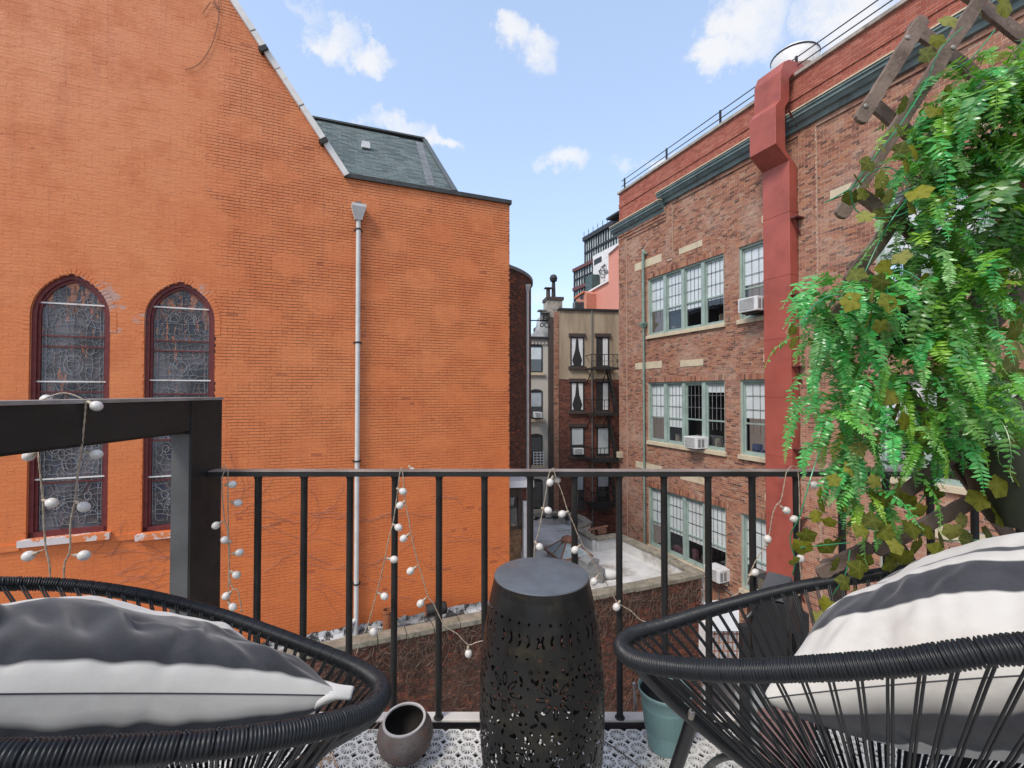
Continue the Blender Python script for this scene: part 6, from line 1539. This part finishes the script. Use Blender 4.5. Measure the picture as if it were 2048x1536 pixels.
# ================================================================== trellis
trl = thing('wooden_trellis', 'weathered brown diagonal wooden lattice trellis standing behind the hanging plants', 'trellis', pix(1800, 1300, 1.33))
def slat(p, q, w, Y, th=.012, rnd_=(True, True), seed=0):
    a = pix(*p, Y); b = pix(*q, Y); d = (b - a); L = d.length; d.normalize(); s = Vector((-d.z, 0, d.x)); n = Vector((0, 1, 0)); rg = random.Random(seed + int(p[0]))
    N_ = 16; pts = []; w2 = w / 2
    for k in range(N_ + 1): f = k / N_; pts.append(a + d * (L * f) + s * (w2 + rg.uniform(-.0015, .0015)) )
    end = [b + d * (w2 * .6 * math.sin(x)) + s * (w2 * math.cos(x)) for x in np.linspace(.5, math.pi - .5, 4)]
    for k in range(N_, -1, -1): f = k / N_; end.append(a + d * (L * f) - s * (w2 + rg.uniform(-.0015, .0015)))
    end += [a - d * (w2 * .6 * math.sin(x)) - s * (w2 * math.cos(x)) for x in np.linspace(.5, math.pi - .5, 4)]
    m = M(); poly = pts + end; m.prism([v - n * th / 2 for v in poly], n * th)
    return m.build('slat', m_wood, trl, world=True, bevel=.0018)
YT = 1.20; YB = 1.245
WS = .037
front = [((1843, 42), (1722, 238)), ((1985, -40), (1682, 428)), ((2110, 20), (1700, 560)), ((2150, 330), (1880, 700)), ((1745, 560), (1660, 640)), ((2100, 760), (1790, 1000)),
         ((1735, 1095), (1642, 1145)), ((1950, 1000), (1755, 1098)), ((2120, 500), (1900, 740))]
backs = [((1825, 52), (2140, 300)), ((1742, 205), (2000, 420)), ((1715, 385), (2060, 640)), ((1705, 530), (2000, 800)), ((1900, -40), (2100, 120)), ((1800, 770), (2060, 1130)), ((1655, 1125), (1705, 1300)), ((1780, 1070), (1895, 1240)), ((1960, 870), (2100, 1130)), ((1610, 1040), (1640, 1130))][:9]
for i, (a, b) in enumerate(front): slat(a, b, WS, YT, seed=i)
for i, (a, b) in enumerate(backs): slat(a, b, WS, YB, seed=20 + i)
for px, py in ((1815, 75), (1731, 212), (1905, 95), (1825, 262), (1740, 330), (1770, 470)):
    m = M(); c = pix(px, py, YT - .006); m.lathe([(.0065, 0), (.006, .0025), (.003, .004)], c, 12, rot=Matrix.Rotation(R(90), 3, 'X'), close=True); m.build('screw', m_screw, trl, world=True)

# ================================================================== planters hidden in the foliage
def planter(label, px, py, Y, r, h):
    c = pix(px, py, Y); t = thing('hanging_planter', label, 'planter', c - Vector((0, 0, h))); m = M(); m.lathe([(r * .55, 0), (r * .8, h * .25), (r * .97, h * .7), (r, h), (r * .93, h), (r * .9, h * .85), (.001, h * .8)], c - Vector((0, 0, h)), 28); m.build('pot', m_olivepot, t, world=True, smooth='auto'); return t
planter('olive green round planter half hidden in the fern fronds', 1800, 612, 1.30, .115, .13)
planter('dark planter at the right edge under the ivy leaves', 2040, 890, 1.15, .11, .20)

# ================================================================== artificial ferns
def frond_mesh(seed, L, el0, el1, leaf, hook):
    rg = random.Random(seed); n = 19; p = Vector((0, 0, 0)); P = [p.copy()]; el = el0; sw = 0
    for i in range(n):
        t = i / n; el = el0 + (el1 - el0) * (1 - (1 - t) ** 1.8) + (hook * max(0, t - .86) * 7 if hook else 0); sw += rg.uniform(-.05, .05)
        p = p + Vector((math.cos(el), math.sin(sw) * .5, math.sin(el))) * (L / n); P.append(p.copy())
    V = []; F = []
    def add(vs, fs): o = len(V); V.extend(vs); F.extend([tuple(i + o for i in f) for f in fs])
    for i in range(n):   # three sided stem
        a, b = P[i], P[i + 1]; r = .0016 * (1 - .6 * i / n); 
        add([a + Vector((r, 0, 0)), a + Vector((-r, r, 0)), a + Vector((-r, -r, 0)), b + Vector((r, 0, 0)), b + Vector((-r, r, 0)), b + Vector((-r, -r, 0))], [(0, 1, 4, 3), (1, 2, 5, 4), (2, 0, 3, 5)])
    for i in range(2, n + 1):
        t = i / n; d = (P[i] - P[i - 1]).normalized(); side0 = Vector((0, 1, 0)); up = d.cross(side0).normalized()
        ln = leaf * 1.28 * (.45 + .75 * math.sin(math.pi * min(1, t * .9 + .12)) ** .7) * (1 if t < .8 else 1 - (t - .8) * 2.6); wd = ln * .36
        for s in (-1, 1):
            if rg.random() < .03: continue
            for dd in ((0, .5) if leaf < .022 else (0,)):
                sd = (side0 * s + d * rg.uniform(.12, .42) + up * rg.uniform(-.65, .65)).normalized(); q = P[i] - (P[i] - P[i - 1]) * dd
                w = d * wd * .5 + up * rg.uniform(-.2, .2) * wd; cv = up * (-ln * rg.uniform(.05, .22)); l2 = ln * rg.uniform(.88, 1.1); rise_ = up * wd * .14
                add([q, q + sd * l2 * .28 + w, q + sd * l2 * .72 + w * .85 + cv * .5, q + sd * l2 + cv, q + sd * l2 * .72 - w * .85 + cv * .5, q + sd * l2 * .28 - w, q + sd * l2 * .5 + cv * .2 + rise_], [(0, 1, 6), (1, 2, 6), (2, 3, 6), (3, 4, 6), (4, 5, 6), (5, 0, 6)])
    me = bpy.data.meshes.new('frond'); me.from_pydata([tuple(v) for v in V], [], F); me.update(); return me
rf_ = random.Random(77)
def family(mat, seeds, leaf, els):
    out = []
    for s in seeds:
        me = frond_mesh(s, rf_.uniform(.22, .33), *rf_.choice(els), leaf * rf_.uniform(.85, 1.15), rf_.choice([0, 0, .5, .9])); me.materials.append(mat); out.append(me)
    return out
els = [(.7, -1.45), (.3, -1.5), (.9, -1.3), (.0, -1.55), (-.5, -1.5), (.5, -1.2)]
elf = [(.2, -1.2), (-.3, -1.0), (.5, -.9), (-.9, -1.4)]
fb = family(m_fern_b, range(10), .024, els); fbs = family(m_fern_b, range(30, 36), .017, els)
fy = family(m_fern_y, range(50, 60), .026, els + elf); fys = family(m_fern_y, range(70, 76), .017, els + elf)
fd = family(m_fern_d, range(90, 98), .03, els + elf)
def fern(label, clusters, fams, seed):
    rg = random.Random(seed); c0 = clusters[0]; t = thing('hanging_fern', label, 'fern', pix(c0[0], c0[1], c0[4]), 0, 'artificial ferns hanging from the trellis'); base = XF[t.name].inverted()
    k = 0
    for px, py, sx, sy, Y, n, az, saz, sc in clusters:
        for i in range(n):
            q = pix(px + rg.gauss(0, 1) * sx, py + rg.gauss(0, 1) * sy, Y + rg.uniform(-.10, .10)); me = rg.choice(rg.choice(fams)); o = bpy.data.objects.new('frond', me); COL.objects.link(o); o.parent = t
            o.location = base @ q; s = sc * rg.uniform(.75, 1.2); o.scale = (s, s, s); o.rotation_euler = (rg.uniform(-.25, .25), rg.uniform(-.35, .35), R(az + rg.uniform(-saz, saz))); XF[o.name] = XF[t.name]; k += 1
    return k
# cluster: px, py, spread x, spread y, depth, count, azimuth of fronds, azimuth spread, scale
fern('bright bluish green artificial fern spilling left over the railing', [(1715, 585, 38, 14, 1.20, 36, -110, 90, .62), (1675, 650, 24, 38, 1.22, 38, -120, 85, .6), (1700, 730, 34, 42, 1.24, 30, -100, 85, .62), (1660, 760, 18, 40, 1.24, 20, -100, 80, .62), (1650, 850, 18, 40, 1.24, 11, -100, 80, .55)], [fb, fb, fbs], 1)
fern('green artificial fern hanging in front of the olive planter', [(1800, 740, 55, 22, 1.20, 21, -95, 85, .62), (1745, 850, 40, 45, 1.24, 28, -100, 85, .62), (1700, 930, 30, 40, 1.25, 15, -100, 80, .6), (1730, 980, 20, 30, 1.22, 8, -100, 80, .6)], [fb, fbs, fys], 2)
fern('yellow green fern fronds at the top of the trellis', [(1935, 225, 34, 26, 1.18, 42, -120, 90, .66), (1880, 320, 32, 36, 1.2, 46, -115, 90, .62), (2000, 190, 34, 26, 1.15, 36, -110, 95, .66), (1860, 420, 26, 45, 1.2, 36, -110, 90, .6), (1840, 500, 24, 25, 1.2, 16, -110, 90, .55)], [fy, fys, fb, fb], 3)
fern('dense dark green fern mass along the right edge', [(2010, 310, 40, 50, 1.16, 46, -100, 100, .75), (1970, 430, 45, 45, 1.2, 42, -100, 100, .68), (2050, 170, 35, 40, 1.1, 27, -100, 95, .75), (2045, 430, 22, 60, 1.1, 26, -100, 95, .72)], [fd, fy, fys, fb], 4)
fern('mid green artificial fern hanging in the middle of the plants', [(1900, 560, 36, 36, 1.16, 45, -100, 90, .64), (1870, 680, 42, 30, 1.18, 36, -100, 90, .62), (1950, 620, 34, 34, 1.2, 27, -90, 90, .62), (1930, 700, 26, 24, 1.2, 16, -95, 90, .6)], [fy, fys, fys, fb], 5)
fern('lower yellow green fern fronds above the right cushion', [(1890, 800, 42, 26, 1.14, 30, -90, 90, .58), (1955, 790, 34, 26, 1.12, 18, -80, 95, .6), (1830, 850, 34, 24, 1.2, 16, -100, 85, .55), (1900, 880, 36, 20, 1.16, 13, -95, 90, .52)], [fy, fb, fys], 6)

# ================================================================== ivy garlands
def ivy_mesh(seed):
    rg = random.Random(seed); lob = [(90, 1.0), (54, .78), (24, .95), (-8, .78), (-40, .84), (-72, .60), (-90, .38)]
    R_ = [(a, r * rg.uniform(.9, 1.1)) for a, r in lob]; L_ = [(180 - a, r * rg.uniform(.9, 1.1)) for a, r in reversed(lob[1:-1])]
    ring = R_ + L_; V = [(0, 0, 0)]; 
    for sc in (.55, 1.0):
        for a, r in ring:
            x = math.cos(R(a)) * r * sc; y = math.sin(R(a)) * r * sc; z = -.26 * (x * x + .6 * y * y) + .16 * abs(x) + .04 * math.sin(R(a) * 3 + seed) * sc; V.append((x, y, z))
    k = len(ring); F = [(0, 1 + i, 1 + (i + 1) % k) for i in range(k)] + [(1 + i, 1 + k + i, 1 + k + (i + 1) % k, 1 + (i + 1) % k) for i in range(k)]
    me = bpy.data.meshes.new('leaf'); me.from_pydata([Vector(v) * .5 for v in V], [], F); me.materials.append(m_ivy); at = me.attributes.new('val', 'FLOAT', 'POINT'); lv = [1 - (i % 2) if i != 0 else 1 for i in range(k)]; lv = [1.0 if r > .8 or i == 0 else (.55 if r > .5 else .0) for i, (a, r) in enumerate(ring)]; lv = [1.0 if i % 2 == 0 else 0.0 for i in range(k)]; at.data.foreach_set('value', [1.0] + [min(1, .1 + q) for q in lv] + lv); me.polygons.foreach_set('use_smooth', [True] * len(me.polygons)); me.update(); return me
IV = [ivy_mesh(s) for s in range(6)]
def ivy(label, leaves, vines, seed, Y=1.06):
    rg = random.Random(seed); t = thing('ivy_garland', label, 'ivy', pix(leaves[0][0], leaves[0][1], Y), 0, 'artificial ivy garlands on the trellis'); inv = XF[t.name].inverted()
    for lf in leaves:
        px, py, s = lf[:3]; q = pix(px, py, Y + rg.uniform(-.05, .05)); o = bpy.data.objects.new('leaf', rg.choice(IV)); COL.objects.link(o); o.parent = t; XF[o.name] = XF[t.name]; o.location = inv @ q
        z = s / FPX * Y * 1.12; o.scale = (z, z, z); o.rotation_euler = (R(90) + rg.uniform(-.7, .6), rg.uniform(-.5, .5), rg.uniform(-.8, .8)); o.rotation_euler.rotate_axis('Z', rg.uniform(1.2, 5))
    for v in vines:
        m = M(); m.tube(smooth_path([pix(a, b, Y + .03 + (.03 * math.sin(a))) for a, b in v], 5), .0016, 5); m.build('stem', m_stem, t, world=True)
ivy('olive ivy garland climbing the upper trellis slats', [(1895, 40, 38), (1875, 78, 34), (1852, 108, 36), (1989, 114, 48), (1895, 188, 42), (1869, 220, 36), (1806, 210, 34), (1799, 258, 32), (1766, 296, 34), (1799, 302, 40), (1828, 300, 44), (1737, 327, 34), (1813, 330, 36), (1714, 355, 38), (1735, 370, 34), (1766, 357, 44), (1761, 380, 40), (1704, 392, 38), (1724, 388, 30), (1836, 384, 50), (1872, 412, 48), (1780, 392, 34), (1731, 431, 34), (1766, 428, 36), (1825, 415, 34), (2008, 8, 50), (1960, 20, 30)],
    [[(1925, 55), (1880, 100), (1850, 170), (1800, 250), (1745, 320), (1700, 380)], [(1700, 380), (1712, 420), (1750, 435), (1800, 430), (1850, 400)], [(1730, 360), (1670, 395), (1650, 405)], [(1990, 60), (1940, 120), (1900, 140)], [(1830, 380), (1790, 430), (1760, 480), (1730, 545)], [(1705, 395), (1735, 350), (1780, 335), (1815, 370)]], 1)
ivy('olive ivy leaves in front of the planter and over the fern', [(1710, 549, 42), (1773, 537, 44), (1764, 563, 38), (1802, 513, 38), (1705, 603, 42), (1776, 607, 46), (1811, 599, 36), (1738, 640, 42), (1761, 650, 34), (1783, 648, 38), (1587, 658, 28), (1588, 683, 28), (2033, 695, 62), (2024, 728, 60), (1745, 590, 30), (1850, 560, 34), (2030, 660, 50), (1690, 470, 10)],
    [[(1730, 548), (1755, 560), (1800, 540), (1840, 560)], [(1600, 650), (1640, 600), (1700, 590), (1760, 620), (1810, 640)], [(1770, 560), (1790, 620), (1850, 650)]], 2, 1.05)
ivy('yellowish ivy garland trailing low over the railing by the brick wall', [(1704, 936, 40), (1643, 1008, 36), (1634, 1033, 28), (1612, 1070, 38), (1604, 1092, 40), (1653, 1092, 40), (1661, 1044, 28), (1765, 1036, 44), (1800, 968, 34), (1811, 1004, 44), (1795, 995, 36), (1822, 1054, 44), (1768, 1064, 36), (1729, 1119, 36), (1718, 1140, 40), (1811, 1115, 44), (1883, 1076, 46), (1937, 1083, 50), (1976, 1069, 40), (1656, 1208, 34), (1639, 1233, 34), (1707, 1190, 30), (1588, 1122, 24), (1779, 790, 44), (1793, 825, 48), (1847, 868, 48), (1808, 846, 40), (2026, 743, 50), (2015, 915, 60), (2030, 940, 66), (1779, 1128, 38), (1872, 1105, 40), (1750, 960, 32), (1690, 1010, 30), (1640, 985, 26), (1735, 1075, 30), (1900, 1110, 38), (2035, 880, 60), (1995, 970, 50), (1960, 1000, 44), (1670, 1130, 34), (1690, 1165, 32), (1765, 1000, 40), (1840, 1020, 42), (1745, 1040, 36), (1855, 1060, 40), (1790, 1090, 38), (1905, 1060, 40), (1870, 985, 38), (1720, 1060, 32), (1680, 1080, 32), (1835, 1090, 40), (1925, 1040, 42), (1665, 960, 30), (1720, 900, 34), (1760, 880, 36), (1955, 1110, 44), (1998, 1030, 52)],
    [[(1640, 900), (1620, 960), (1600, 1030), (1580, 1075), (1590, 1120), (1585, 1150)], [(1610, 1035), (1660, 1040), (1700, 1050), (1760, 1060)], [(1900, 930), (1850, 990), (1800, 1060), (1780, 1110)], [(1700, 1100), (1690, 1150), (1660, 1200), (1650, 1240)], [(1820, 1060), (1880, 1080), (1960, 1080)], [(1600, 1095), (1650, 1090), (1700, 1085)], [(1950, 870), (1990, 895), (2060, 880)]], 3, 1.13)
